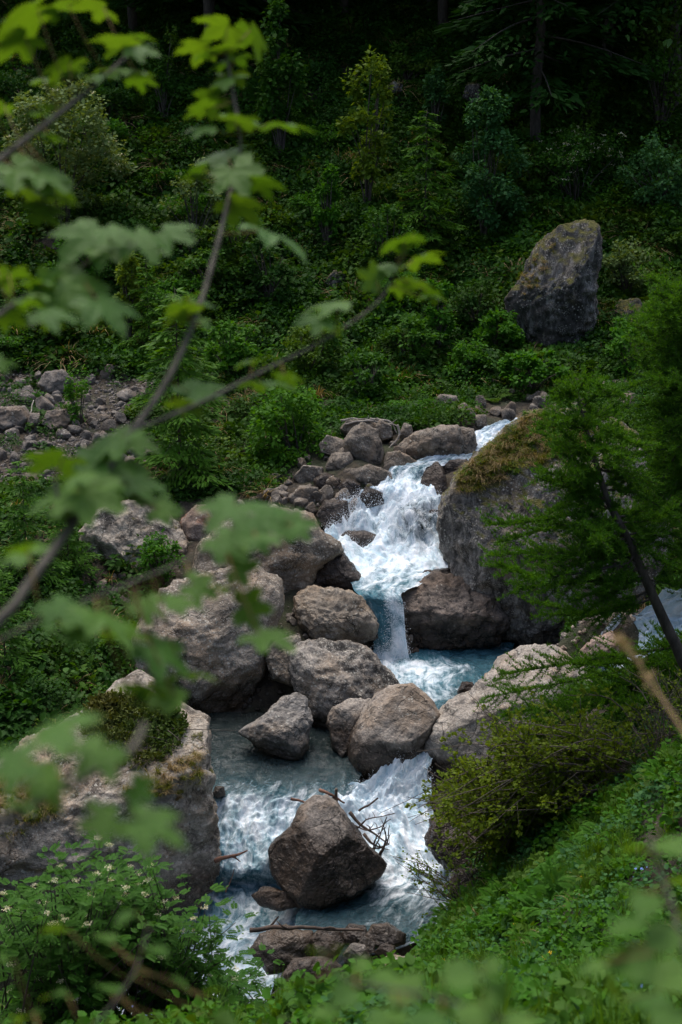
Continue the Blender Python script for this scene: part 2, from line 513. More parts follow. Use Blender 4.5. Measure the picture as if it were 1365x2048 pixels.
deep = t.mix(t.math('MULTIPLY', t.step(nb, .35, .7), .5), deep, t.mix(teal, (.040, .047, .043), (.115, .290, .355)))
wave = t.math('ADD', t.math('MULTIPLY', t.noise(fw, 5.5, 5, .6, .4), .6), t.math('MULTIPLY', t.noise(fw, 18, 4, .6), .22))
nrm = t.bump(wave, .8, .12)
clear = t.bsdf(deep, .06, nrm, IOR=1.33, Specular_IOR_Level=.5)
tr = t.n('ShaderNodeBsdfTransparent', {0: (.62, .70, .64)}).outputs[0]
clear = t.n('ShaderNodeMixShader', {0: t.math('SUBTRACT', .30, t.math('MULTIPLY', teal, .26)), 1: clear, 2: tr}).outputs[0]
fcol = t.mix(t.step(t.math('ADD', na, t.math('ADD', t.math('MULTIPLY', nb, .35), t.math('MULTIPLY', grain, .3))), .62, 1.0), (.44, .63, .73), (.84, .89, .93))
fh = t.math('ADD', t.noise(fw, 11, 7, .7, .6), t.math('MULTIPLY', t.noise(fw, 45, 4, .7), .35))
fs = t.bsdf(fcol, .6, t.bump(fh, .6, .06), Specular_IOR_Level=.25)
M_WATER = t.done(t.n('ShaderNodeMixShader', {0: fm, 1: clear, 2: fs}).outputs[0])
def water_sheet(cn, na_, nl, crown=.0):
    ss = SECT[cn]
    Ls, Rs = spline([s[0] for s in ss], nl), spline([s[1] for s in ss], nl)
    pr = np.linspace(0, len(ss) - 1, nl)
    k = np.arange(len(ss))
    fo, tu, te = (np.interp(pr, k, [s[j] for s in ss]) for j in (3, 4, 5))
    u = np.linspace(0, 1, na_)
    P = Ls[:, None] * (1 - u[None, :, None]) + Rs[:, None] * u[None, :, None]
    wid = np.linalg.norm(Rs - Ls, axis=1)
    mid = .5 * (Ls + Rs)
    leng = np.r_[0, np.cumsum(np.linalg.norm(np.diff(mid, axis=0), axis=1))]
    flow = np.stack([(u[None] - .5) * wid[:, None] + 0 * leng[:, None], leng[:, None] + 0 * u[None], 0 * u[None] + 0 * leng[:, None]], -1)
    Q = P.reshape(-1, 3)
    fl_ = flow.reshape(-1, 3)
    T_ = np.repeat(tu, na_)
    nz = fbm(np.c_[fl_[:, 0] * 3.2, fl_[:, 1] * 1.8, fl_[:, 2]] + 3 * len(cn), 5, 2.1, .58)
    rz = ridged(np.c_[fl_[:, 0] * 2.3, fl_[:, 1] * 1.3, fl_[:, 2] + 5], 4)
    Q = Q.copy()
    Q[:, 2] += T_ * (1.5 * nz + .9 * (rz - .8))
    Q[:, 1] -= T_ * .5 * nz
    i = np.arange(nl * na_).reshape(nl, na_)
    T = np.stack([i[:-1, :-1], i[1:, :-1], i[1:, 1:], i[:-1, 1:]], -1).reshape(-1, 4)
    return Q, T, fl_ + np.array([7.0 * len(cn), 3.1 * ord(cn[0]), 0]), np.repeat(fo, na_), np.repeat(te, na_)
WS = {}
parts = {'main': ('upper_stream', 84, 380), 'pool': ('lower_pool', 96, 380), 'left': ('still_pool', 90, 330), 'side': ('side_channel', 60, 150)}
for cn, (nm, a_, l_) in parts.items():
    Q, T, fl_, fo, te = water_sheet(cn, a_, l_)
    if cn == 'main':                       # the dome of rock that the cascade pours over
        px, py = proj(Q)
        g = np.exp(-(((px - 838) / 48) ** 2 + ((py - 1045) / 58) ** 2))
        Q[:, 2] += .34 * g
        Q[:, 1] -= .25 * g
        te = te * (1 - .9 * np.exp(-(((px - 836) / 55) ** 2 + ((py - 1055) / 50) ** 2)))
        fo = fo - .34 * np.exp(-(((px - 836) / 42) ** 2 + ((py - 1062) / 40) ** 2)) - .12 * np.exp(-(((px - 720) / 30) ** 2 + ((py - 1080) / 25) ** 2))
        # the chute: pale foam on the right, clear teal on the left
        ch = np.clip((py - 1160) / 40, 0, 1) * np.clip((1315 - py) / 20, 0, 1)
        cx = np.interp(py, [1160, 1200, 1250, 1310], [760, 772, 782, 792])
        fo = fo + ch * np.clip((px - cx) / 40, -.20, .24)
    if cn == 'pool':
        px, py = proj(Q)
        fo = fo + .08 * (py < 1440)
        fo = fo - .42 * np.clip((px - 870) / 90, 0, 1) * (py < 1440) * (py > 1300)
        fo = fo - .35 * np.exp(-(((px - 690) / 60) ** 2 + ((py - 1815) / 30) ** 2))
        te = te * np.where((py < 1430) & (px > 900), .75, 1)
    WS[cn] = Q
    kind(link('water' if cn == 'main' else nm, make_mesh(nm, Q, T, M_WATER, True, {'flow': fl_, 'foam': np.clip(fo, 0, 1), 'teal': te})), 'structure')

# ------------------------------------------------------------------ boulders
_ico = {}
def ico(sub):
    if sub not in _ico:
        bm = bmesh.new()
        bmesh.ops.create_icosphere(bm, subdivisions=sub, radius=1)
        bm.verts.ensure_lookup_table()
        _ico[sub] = (np.array([v.co[:] for v in bm.verts]), np.array([[v.index for v in f.verts] for f in bm.faces]))
        bm.free()
    return _ico[sub]
def rock_shape(outline, Y, tf, tb=None, sub=6, p=2.7, cuts=(), nrand=5, amp=.07, seed=0, rough=1.0):
    r = np.random.default_rng(seed)
    O = np.array(outline, float)
    x, y = O[:, 0], O[:, 1]
    x2, y2 = np.roll(x, -1), np.roll(y, -1)
    cr = x * y2 - x2 * y
    ar = cr.sum() / 2
    cx, cy = ((x + x2) * cr).sum() / (6 * ar), ((y + y2) * cr).sum() / (6 * ar)
    C = at(cx, cy, Y)
    s = mpp(C)
    w = unit(CAM - C)
    u = unit(np.array([1., 0, 0]) - w * w[0])
    v = np.cross(w, u)
    a, b = np.c_[(x - cx) * s, (cy - y) * s], np.c_[(x2 - cx) * s, (cy - y2) * s]
    th = np.linspace(-math.pi, math.pi, 181)
    R = np.zeros(181)
    for i, q in enumerate(th):
        dx, dy = math.cos(q), math.sin(q)
        e = b - a
        den = dx * e[:, 1] - dy * e[:, 0]
        den = np.where(abs(den) < 1e-9, 1e-9, den)
        tt = (a[:, 0] * e[:, 1] - a[:, 1] * e[:, 0]) / den
        uu = (a[:, 0] * dy - a[:, 1] * dx) / den
        ok = (uu >= -1e-6) & (uu <= 1 + 1e-6) & (tt > 0)
        R[i] = tt[ok].max() if ok.any() else 0
    k = np.array([1, 2, 1]) / 4
    R = np.convolve(np.r_[R[-3:-1], R, R[1:3]], k, 'same')[2:-2]
    D, T = ico(sub)
    rho, nz = np.hypot(D[:, 0], D[:, 1]), D[:, 2]
    ang = np.arctan2(D[:, 1], D[:, 0])
    q = (rho ** p + np.abs(nz) ** p) ** (-1 / p)
    Rr = np.interp(ang, th, R) * rho * q
    tb = tf if tb is None else tb
    Z = nz * q * np.where(nz > 0, tf, tb)
    V = (np.cos(ang) * Rr)[:, None] * u + (np.sin(ang) * Rr)[:, None] * v + Z[:, None] * w
    size = R.mean()
    cl = [(unit(np.array(n)), f) for n, f in cuts]
    for i in range(nrand):
        n = unit(r.normal(size=3))
        n = unit(n + w * (1.1 if n @ w > 0 else -1.1))
        cl.append((n, r.uniform(.76, .92)))
    for n, f in cl:
        d = V @ n
        lim = f * d.max()
        ex = np.clip(d - lim, 0, None)
        V = V - n * (ex * .93)[:, None]
    nd = unit(V)
    W = V + C
    o = r.uniform(-50, 50, 3)
    W1 = W / size
    d = amp * size * (fbm(W1 * 1.3 + o, 3) * .8)
    d = d + rough * .020 * size * (ridged(np.c_[W1[:, 0], W1[:, 1], W1[:, 2] * 1.8] * 2.3 + o, 4) - .8)
    d = d + rough * .05 * (fbm(W * 5.5 + o, 4, 2.2, .55)) * min(1, size / .5)
    # stepped fracture faces
    st_ = fbm(W1 * 1.7 + o + 30, 2)
    fl_ = st_ * 4 - np.floor(st_ * 4)
    d = d + rough * .075 * size * ((np.floor(st_ * 4) + np.clip((fl_ - .75) * 4, 0, 1)) / 4 - st_ * .7)
    V = V + nd * d[:, None]
    return C, V, T
ROCKV = {}
def boulder(name, label, outline, Y, tf, mat, tb=None, key=None, cat='boulder', group=None, **kw):
    C, V, T = rock_shape(outline, Y, tf, tb, seed=len(ROCKV) + 11, **kw)
    o = link(name, make_mesh(name, V, T, mat), None, C)
    tag(o, label, cat, group)
    ROCKV[key or name + str(len(ROCKV))] = V + C
    return o
WARM_L, WARM_D = (.34, .295, .235), (.125, .105, .082)
GREY_L, GREY_D = (.31, .29, .26), (.12, .11, .098)
M_R_WARM = rock_mat('boulder_warm', WARM_L, WARM_D, .65, .48, .15, None, offs=1)
M_R_WETW = rock_mat('boulder_warm_wet', (.315, .28, .24), (.13, .112, .094), .4, .35, 0, .78, offs=4)
M_R_GREY = rock_mat('boulder_grey', GREY_L, GREY_D, .35, .35, .1, .55, offs=9)
M_R_BIG = rock_mat('boulder_streaked', (.34, .315, .28), (.11, .102, .092), .6, .8, .75, None, offs=13, streak=1)
M_R_LEFT = rock_mat('boulder_left', (.40, .355, .29), (.17, .145, .12), .6, .5, .35, .1, offs=17)
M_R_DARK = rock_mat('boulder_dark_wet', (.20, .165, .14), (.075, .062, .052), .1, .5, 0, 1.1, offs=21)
M_R_WET3 = rock_mat('boulder_midstream', (.27, .24, .21), (.105, .092, .08), .2, .4, 0, .62, offs=25, streak=1)
M_R_UP = rock_mat('boulder_upstream', (.25, .215, .175), (.095, .08, .065), .35, .4, .25, None, offs=29)
M_R_UPW = rock_mat('boulder_upstream_wet', (.19, .165, .145), (.075, .065, .058), .1, .4, 0, 2.9, offs=31)
M_R_FAR = rock_mat('boulder_far', (.27, .255, .235), (.07, .066, .06), .5, 1.0, .8, None, offs=37, streak=1)
M_R_SCREE = rock_mat('scree', (.23, .205, .18), (.09, .078, .066), .2, .25, 0, None, crack=.3, offs=41)
UP = (0, 0, 1)
boulder('boulder', 'huge overhanging boulder with a mossy grass-covered top beside the waterfall',
        [(893, 985), (884, 1020), (880, 1065), (888, 1110), (905, 1150), (928, 1185), (960, 1212), (985, 1245), (1010, 1272), (1040, 1288), (1110, 1288), (1180, 1268), (1290, 1210), (1335, 1090), (1320, 950), (1270, 870), (1200, 832), (1120, 818), (1060, 826), (1015, 862), (960, 912), (925, 945)],
        23.2, 1.5, M_R_BIG, 1.7, key='big', sub=7, p=3.4, nrand=5, amp=.05, cuts=[((-.18, -.62, .76), .70), ((-.12, -.93, -.28), .66), ((-.75, -.6, -.1), .86)])
boulder('boulder', 'broad pale boulder with a juniper mat and grass on top at the left edge',
        [(260, 1338), (215, 1362), (180, 1408), (60, 1480), (-30, 1560), (-190, 1600), (-220, 1720), (-150, 1850), (0, 1890), (250, 1880), (340, 1845), (392, 1812), (425, 1772), (442, 1718), (432, 1640), (418, 1560), (410, 1480), (402, 1436), (362, 1420), (330, 1394), (290, 1350)],
        16.4, 1.15, M_R_LEFT, 1.3, key='left', sub=7, p=3.6, nrand=3, amp=.06, cuts=[((.05, -.35, .93), .60), ((.0, -.97, -.2), .72), ((.72, -.65, .1), .86)])
boulder('boulder', 'dark brown wet pyramid boulder standing in the middle of the white water',
        [(537, 1700), (546, 1683), (580, 1655), (602, 1612), (626, 1595), (655, 1591), (676, 1610), (702, 1645), (737, 1690), (774, 1726), (768, 1748), (705, 1796), (640, 1818), (595, 1812), (572, 1786), (545, 1748)],
        16.35, .62, M_R_WET3, .6, key='pyramid', sub=7, p=2.3, nrand=0, amp=.04, rough=.45, cuts=[((-.55, -.75, .35), .80), ((.5, -.8, .3), .74), ((.05, -.98, .1), .84), ((0.1, -.6, .8), .86)])
boulder('boulder', 'smooth egg-shaped brown boulder above the lower white water',
        [(697, 1490), (706, 1460), (740, 1402), (780, 1372), (824, 1367), (860, 1394), (883, 1430), (872, 1462), (848, 1502), (827, 1538), (790, 1560), (750, 1566), (710, 1545), (698, 1518)],
        18.75, .6, M_R_WETW, .6, sub=6, p=2.2, nrand=3, amp=.05, rough=.5, cuts=[((-.2, -.4, .9), .88)])
boulder('boulder', 'small upright boulder wedged left of the egg-shaped boulder',
        [(654, 1445), (664, 1415), (700, 1397), (742, 1398), (745, 1420), (720, 1460), (705, 1505), (682, 1520), (665, 1495)], 19.1, .35, M_R_WETW, .35, sub=6, p=2.4, nrand=6, rough=.8)
boulder('boulder', 'pale grey wedge boulder with a pointed left end in the still pool',
        [(475, 1465), (520, 1435), (560, 1400), (590, 1386), (613, 1400), (623, 1440), (617, 1492), (602, 1524), (560, 1518), (520, 1494)], 19.0, .45, M_R_GREY, .4, sub=6, p=2.6, nrand=6, rough=.8, cuts=[((.1, -.55, .83), .72)])
boulder('boulder', 'large lichen-spotted boulder in the middle of the boulder dam',
        [(576, 1305), (620, 1280), (690, 1284), (730, 1294), (766, 1330), (797, 1364), (775, 1390), (735, 1425), (700, 1450), (660, 1470), (620, 1450), (600, 1400), (583, 1370), (576, 1335)],
        20.3, .75, rock_mat('boulder_spotted', (.33, .30, .26), (.11, .10, .088), .8, .7, .1, .6, offs=70), .7, sub=6, p=2.6, nrand=6, amp=.07, cuts=[((.1, -.45, .88), .78)])
boulder('boulder', 'narrow cracked boulder squeezed left of the lichen-spotted boulder',
        [(528, 1300), (558, 1277), (598, 1272), (610, 1300), (592, 1345), (585, 1372), (545, 1356)], 20.6, .4, M_R_WARM, .4, sub=6, p=2.8, nrand=4)
boulder('boulder', 'blocky pale-topped boulder left of the teal chute',
        [(588, 1195), (618, 1174), (680, 1179), (722, 1194), (746, 1225), (759, 1256), (752, 1276), (720, 1288), (690, 1294), (650, 1290), (610, 1270), (592, 1235)],
        21.9, .65, rock_mat('boulder_chute', WARM_L, WARM_D, .4, .3, 0, 1.15, offs=5), .6, sub=6, p=3.0, nrand=5, cuts=[((-.05, -.5, .86), .68), ((.1, -.97, -.2), .74)])
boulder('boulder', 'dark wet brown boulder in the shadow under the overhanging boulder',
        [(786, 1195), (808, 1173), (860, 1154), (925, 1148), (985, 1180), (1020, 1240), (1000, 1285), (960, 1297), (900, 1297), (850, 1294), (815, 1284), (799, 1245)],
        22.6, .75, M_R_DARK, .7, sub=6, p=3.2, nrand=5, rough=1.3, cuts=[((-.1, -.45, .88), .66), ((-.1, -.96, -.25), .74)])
boulder('boulder', 'smooth water-worn dark boulder at the left lip of the upper pool',
        [(622, 1135), (655, 1102), (690, 1108), (716, 1140), (735, 1166), (724, 1194), (690, 1204), (650, 1202), (620, 1180)], 23.0, .5, M_R_UPW, .5, sub=6, p=2.4, nrand=5, rough=.7)
boulder('boulder', 'tall pale brown boulder with a rounded top left of the cascade',
        [(385, 1150), (398, 1085), (440, 1050), (500, 1019), (560, 1014), (622, 1028), (644, 1060), (672, 1082), (685, 1105), (660, 1125), (632, 1140), (622, 1195), (595, 1215), (540, 1250), (450, 1260), (395, 1215)],
        23.1, 1.0, M_R_WARM, 1.1, key='tall', sub=6, p=3.2, nrand=5, amp=.06, cuts=[((-.2, -.5, .84), .76), ((.2, -.97, -.1), .76)])
boulder('boulder', 'massive pale-spotted boulder leaning down to the still pool',
        [(272, 1265), (300, 1208), (350, 1160), (420, 1148), (500, 1128), (562, 1165), (566, 1215), (545, 1275), (533, 1340), (512, 1392), (482, 1432), (440, 1448), (400, 1444), (350, 1425), (300, 1405), (268, 1335)],
        21.0, .95, rock_mat('boulder_massive', (.36, .31, .25), (.145, .122, .096), .85, .4, .15, .7, offs=75), 1.0, key='massive', sub=6, p=3.0, nrand=5, amp=.07, cuts=[((-.1, -.6, .78), .74), ((.35, -.9, -.25), .76)])
boulder('boulder', 'angular grey boulder with a sloping top on the left bank',
        [(156, 1065), (196, 1022), (268, 998), (312, 1008), (362, 1058), (381, 1086), (371, 1112), (320, 1150), (262, 1180), (205, 1190), (170, 1130)], 24.2, .9, M_R_LEFT, .9, key='angular', sub=6, p=3.0, nrand=5, cuts=[((.45, -.5, .74), .74), ((-.35, -.9, -.1), .74)])
boulder('boulder', 'rust-stained layered rock between the two left-bank boulders',
        [(362, 1045), (388, 1012), (412, 1010), (430, 1038), (485, 1046), (445, 1085), (402, 1140), (372, 1120)], 24.6, .5, rock_mat('rusty_rock', (.30, .24, .20), (.13, .10, .085), .2, .3, 0, None, rust=.7, offs=50), .5, sub=5, p=2.8, nrand=4)
boulder('boulder', 'pale rough boulder behind the twiggy shrub on the right bank',
        [(822, 1535), (831, 1500), (860, 1450), (900, 1400), (940, 1380), (970, 1350), (1000, 1312), (1050, 1287), (1110, 1293), (1160, 1330), (1220, 1400), (1180, 1500), (1060, 1580), (950, 1600), (880, 1605), (838, 1580)],
        18.9, 1.0, rock_mat('boulder_rough', (.40, .36, .31), (.18, .16, .135), .6, .3, .2, .55, offs=55), 1.0, key='right', sub=6, p=2.8, nrand=5, amp=.07, cuts=[((-.45, -.3, .85), .76), ((-.5, -.85, -.1), .78)])
boulder('boulder', 'grey cliff-like boulder standing alone on the far slope at right',
        [(1013, 600), (1038, 560), (1078, 492), (1112, 456), (1160, 444), (1190, 455), (1199, 510), (1188, 580), (1194, 640), (1174, 692), (1130, 706), (1080, 700), (1038, 675), (1016, 640)],
        34.9, 1.5, M_R_FAR, 1.4, key='far', sub=6, p=3.4, nrand=8, amp=.11, rough=1.3, cuts=[((-.5, -.6, .62), .72), ((.0, -.97, -.25), .74)])
boulder('boulder', 'smaller rounded grey boulder beside the cliff-like boulder',
        [(1222, 620), (1240, 600), (1275, 598), (1296, 625), (1290, 665), (1255, 680), (1228, 665)], 35.4, .7, M_R_FAR, .6, sub=5, p=2.6, nrand=6)
boulder('boulder', 'reddish pale rock at the edge of the right side channel',
        [(1160, 1300), (1185, 1278), (1225, 1262), (1240, 1285), (1235, 1315), (1190, 1330), (1162, 1322)], 19.9, .4, rock_mat('rock_reddish', (.38, .28, .23), (.19, .14, .115), .2, .1, 0, None, rust=.25, offs=60), .4, sub=5, p=2.6, nrand=6)
UPR = 'rocks of the dam above the cascade'
for lab, ol, Y, th, m in [
    ('tall angular rock at the top left of the cascade', [(688, 885), (700, 860), (725, 846), (756, 860), (767, 900), (764, 932), (740, 944), (704, 935), (692, 905)], 27.2, .45, M_R_UP),
    ('wide block of rock with a flat top above the cascade', [(793, 892), (830, 865), (870, 854), (916, 851), (930, 880), (922, 912), (880, 924), (840, 932), (804, 910)], 27.6, .6, M_R_UP),
    ('narrow rock at the right end of the wide flat block', [(908, 870), (920, 854), (948, 858), (955, 890), (948, 918), (922, 922)], 27.7, .35, M_R_UP),
    ('flat tilted slab just left of the cascade lip', [(686, 940), (740, 929), (782, 944), (793, 966), (777, 994), (740, 982), (698, 958)], 26.5, .4, M_R_UP),
    ('low rounded rock behind the cascade lip', [(764, 930), (775, 905), (800, 901), (836, 924), (832, 944), (790, 948)], 27.0, .3, M_R_UP),
    ('dark pointed rock splitting the cascade at its lip', [(830, 990), (850, 945), (875, 919), (888, 940), (899, 992), (892, 1026), (860, 1014)], 26.1, .32, M_R_UPW),
    ('dark rock between the pointed rock and the mossy boulder', [(884, 940), (900, 920), (935, 918), (945, 950), (925, 985), (900, 985)], 26.8, .4, M_R_UPW),
    ('half-drowned dark rock in the left of the cascade', [(676, 1078), (695, 1062), (730, 1060), (758, 1072), (765, 1100), (735, 1112), (695, 1106)], 24.7, .32, M_R_UPW),
    ('brown rock dome under the thin veil of the cascade', [(778, 1075), (795, 1030), (835, 1008), (878, 1024), (892, 1068), (886, 1112), (836, 1124), (792, 1112)], 25.2, .30, M_R_UPW),
    ('block of rock between the tilted slab and the bushes', [(650, 936), (664, 908), (700, 904), (712, 930), (690, 950), (664, 950)], 26.9, .35, M_R_UP),
    ('low rock below the bright shrub left of the dam', [(586, 956), (608, 930), (645, 934), (652, 960), (615, 976)], 26.7, .35, M_R_UP),
    ('dark rock wedged below the tall angular rock', [(700, 950), (716, 934), (742, 944), (746, 968), (718, 976)], 26.75, .28, M_R_UPW),
    ('grey rock touching the bushes left of the dam', [(638, 890), (655, 870), (690, 880), (692, 905), (660, 912), (642, 905)], 27.6, .35, M_R_UP),
    ('dark rock low on the left side of the dam', [(628, 960), (650, 944), (680, 958), (686, 985), (660, 1000), (632, 990)], 26.3, .35, M_R_UPW),
    ('pale rock at the far left foot of the dam', [(576, 995), (600, 972), (636, 975), (640, 1000), (615, 1018), (585, 1015)], 25.9, .35, M_R_UP),
    ('low flat rock left of the dam beneath the larch', [(508, 995), (535, 975), (578, 985), (580, 1008), (540, 1018)], 26.0, .3, M_R_UP),
    ('small rock under the tilted slab', [(672, 975), (695, 958), (722, 968), (725, 995), (695, 1006)], 26.1, .25, M_R_UPW),
    ('wet rock at the left edge of the splash', [(714, 992), (735, 973), (766, 985), (770, 1010), (735, 1016)], 25.9, .25, M_R_UPW),
    ('small dark rock below the driftwood pile', [(748, 856), (762, 838), (784, 850), (788, 876), (764, 884)], 27.9, .25, M_R_UP),
    ('small upright rock right of the driftwood pile', [(798, 868), (808, 846), (824, 850), (828, 876), (808, 888)], 27.9, .25, M_R_UP),
    ('dark boulder below the low left side of the dam', [(632, 1030), (652, 1000), (695, 1002), (700, 1040), (665, 1062), (636, 1055)], 25.4, .4, M_R_UPW),
    ('flat rock beneath the driftwood pile', [(680, 858), (695, 840), (745, 838), (760, 856), (735, 872), (694, 872)], 28.2, .35, M_R_UP),
    ('mossy brown rock above the upstream rapid', [(898, 850), (905, 815), (930, 805), (952, 830), (956, 858), (925, 866)], 29.4, .4, M_R_UP),
    ('rock with a tuft of dry grass above the dam', [(862, 815), (880, 788), (912, 792), (922, 818), (890, 832)], 30.4, .4, M_R_UP),
    ('dark rock poking out of the right side of the upper pool', [(914, 1385), (925, 1364), (945, 1364), (954, 1380), (945, 1394), (922, 1396)], 20.2, .2, M_R_DARK),
    ('flat brown ledge rock at the right rim of the upper pool', [(826, 1160), (850, 1140), (900, 1136), (925, 1150), (900, 1168), (850, 1172)], 23.2, .35, M_R_UPW)]:
    boulder('rock', lab, ol, Y, th, m, cat='rock', group=None, sub=5, p=3.3, nrand=9, amp=.05)
BOT = None
for lab, ol, Y, th, m in [
    ('long wet rock under the driftwood log at the bottom', [(498, 1900), (520, 1868), (570, 1852), (625, 1866), (640, 1900), (600, 1940), (540, 1945)], 14.6, .32, M_R_GREY),
    ('mossy brown rock behind the driftwood log', [(618, 1880), (640, 1858), (680, 1860), (690, 1890), (670, 1920), (630, 1915)], 14.5, .28, M_R_WET3),
    ('dark rock at the right end of the driftwood log', [(682, 1868), (700, 1848), (730, 1852), (738, 1872), (715, 1890), (690, 1888)], 14.7, .22, M_R_WET3),
    ('pale grey rock sitting highest on the bottom right rock heap', [(732, 1870), (745, 1850), (775, 1846), (812, 1868), (810, 1888), (770, 1896), (738, 1892)], 14.3, .26, M_R_GREY),
    ('rounded rock at the front of the bottom rock heap', [(686, 1908), (705, 1888), (730, 1890), (742, 1915), (715, 1930), (690, 1926)], 13.9, .2, M_R_GREY),
    ('small grey rock in the middle of the bottom rock heap', [(714, 1890), (730, 1872), (752, 1884), (750, 1906), (726, 1908)], 14.1, .16, M_R_GREY),
    ('small brown rock right of the bottom rock heap', [(748, 1905), (765, 1886), (790, 1892), (795, 1912), (765, 1920)], 13.9, .18, M_R_WET3),
    ('low dark rock beside the thin trickle at the bottom', [(562, 1950), (590, 1920), (640, 1915), (688, 1935), (680, 1965), (620, 1980), (575, 1975)], 13.6, .28, M_R_WET3),
    ('flat pale rock half hidden in leaves at the bottom', [(540, 1990), (570, 1970), (615, 1976), (625, 1998), (580, 2010)], 13.2, .2, M_R_GREY),
    ('lichened rock among the plants right of the rock heap', [(750, 1930), (780, 1910), (830, 1915), (850, 1945), (800, 1960), (760, 1952)], 13.5, .28, M_R_WARM),
    ('small pale stone at the waterline of the left boulder', [(424, 1588), (432, 1572), (448, 1574), (452, 1590), (436, 1596)], 17.6, .12, M_R_GREY),
    ('submerged brown rock right of the red driftwood', [(500, 1790), (530, 1775), (585, 1785), (600, 1812), (560, 1822), (520, 1812)], 15.95, .16, M_R_WET3),
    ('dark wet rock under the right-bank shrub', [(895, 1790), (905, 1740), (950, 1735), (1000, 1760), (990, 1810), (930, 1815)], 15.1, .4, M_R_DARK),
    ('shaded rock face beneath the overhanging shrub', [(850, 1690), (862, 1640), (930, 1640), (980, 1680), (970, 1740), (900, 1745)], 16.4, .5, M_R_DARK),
    ('small pale rock standing on the left bar', [(2, 976), (14, 960), (36, 962), (38, 984), (16, 992)], 26.9, .22, M_R_GREY),
    ('broad rock at the top of the scree', [(78, 770), (92, 744), (128, 740), (148, 762), (140, 790), (100, 795)], 32.4, .5, M_R_SCREE),
    ('long dark rock at the left edge of the scree', [(-30, 850), (-10, 815), (50, 812), (66, 836), (50, 862), (0, 868)], 30.0, .5, M_R_SCREE),
    ('square grey rock in the middle of the scree', [(84, 848), (95, 822), (130, 818), (145, 838), (134, 858), (100, 862)], 29.9, .4, M_R_SCREE),
    ('dark rock next to the square grey rock in the scree', [(52, 850), (60, 826), (80, 826), (84, 850), (68, 860)], 29.9, .3, M_R_SCREE),
    ('grey rock under the sapling on the far slope', [(925, 195), (935, 165), (960, 170), (962, 200), (945, 215)], 45, .5, M_R_FAR),
    ('grey rock on the far slope below the bright sapling', [(775, 175), (788, 162), (806, 168), (805, 182), (785, 186)], 45.5, .4, M_R_FAR),
    ('dark rock on the far slope right of the maple twig', [(650, 565), (668, 540), (690, 545), (695, 570), (668, 580)], 37.0, .5, M_R_FAR),
    ('pale stone leaning below the cliff-like boulder', [(1152, 695), (1160, 668), (1178, 664), (1186, 690), (1170, 710)], 34.6, .3, M_R_FAR)]:
    boulder('rock', lab, ol, Y, th, m, cat='rock', sub=5, p=3.0, nrand=8, amp=.06)

# ------------------------------------------------------------------ plant materials
M_HERB = leaf_mat('herb_leaf', (.026, .088, .008), (.050, .145, .014), (.065, .125, .010), .32)
M_DARKLEAF = leaf_mat('dark_leaf', (.013, .052, .006), (.030, .092, .010), (.030, .080, .006), .28)
M_PALELEAF = leaf_mat('pale_leaf', (.10, .165, .045), (.15, .215, .07), None, .30)
M_BLUELEAF = leaf_mat('bluegreen_leaf', (.028, .100, .026), (.055, .150, .040), None, .28)
M_YELLEAF = leaf_mat('yellowgreen_leaf', (.085, .160, .010), (.13, .200, .018), None, .4)
M_BRIGHT = leaf_mat('bright_leaf', (.036, .135, .008), (.065, .180, .012), None, .38)
M_WILLOW = leaf_mat('willow_leaf', (.095, .155, .008), (.15, .210, .015), None, .4)
M_ROWAN = leaf_mat('rowan_leaf', (.028, .105, .010), (.055, .150, .016), None, .36)
M_LARCH = leaf_mat('larch_needle', (.040, .130, .008), (.080, .190, .015), None, .35)
M_SPRUCE = leaf_mat('conifer_needle', (.010, .046, .005), (.022, .072, .008), None, .25)
M_JUNIPER = leaf_mat('juniper_needle', (.040, .075, .012), (.065, .105, .018), (.085, .085, .018), .15)
M_GRASS = leaf_mat('green_grass', (.055, .145, .010), (.090, .180, .015), None, .35)
M_MOSSGRASS = leaf_mat('moss_grass', (.095, .125, .010), (.20, .18, .028), None, .3)
M_STRAW = leaf_mat('dry_grass', (.22, .16, .075), (.32, .24, .12), None, .2)
M_FLOWER = leaf_mat('cream_flower', (.60, .58, .40), (.75, .72, .52), None, .2)
M_YFLOWER = leaf_mat('yellow_flower', (.70, .45, .02), (.80, .55, .03), None, .2)
M_BFLOWER = leaf_mat('blue_flower', (.15, .25, .65), (.25, .35, .75), None, .2)
M_BARK = bark_mat('bark', (.030, .024, .018), (.085, .070, .055))
M_TWIG = bark_mat('twig_bark', (.055, .042, .030), (.13, .105, .08), 25)
M_DRIFT = bark_mat('driftwood', (.09, .060, .040), (.24, .17, .115), 9)
M_DRIFTRED = bark_mat('driftwood_red', (.09, .042, .027), (.21, .105, .068), 9)
M_DRIFTDARK = bark_mat('driftwood_dark', (.035, .024, .018), (.11, .075, .055), 9)
M_GREYWOOD = bark_mat('grey_wood', (.16, .14, .12), (.34, .31, .27), 9)

def rdir(n, up=0.0):
    d = rng.normal(size=(n, 3))
    d[:, 2] += up
    return unit(d)
def leafy(tpl, P, D, N, S, mat, name):
    V, T = stamp(tpl[0], tpl[1], P, frames(D, N), S)
    return make_mesh(name, V, T, mat, False, {'lv': per_leaf(len(P), len(tpl[0]))})

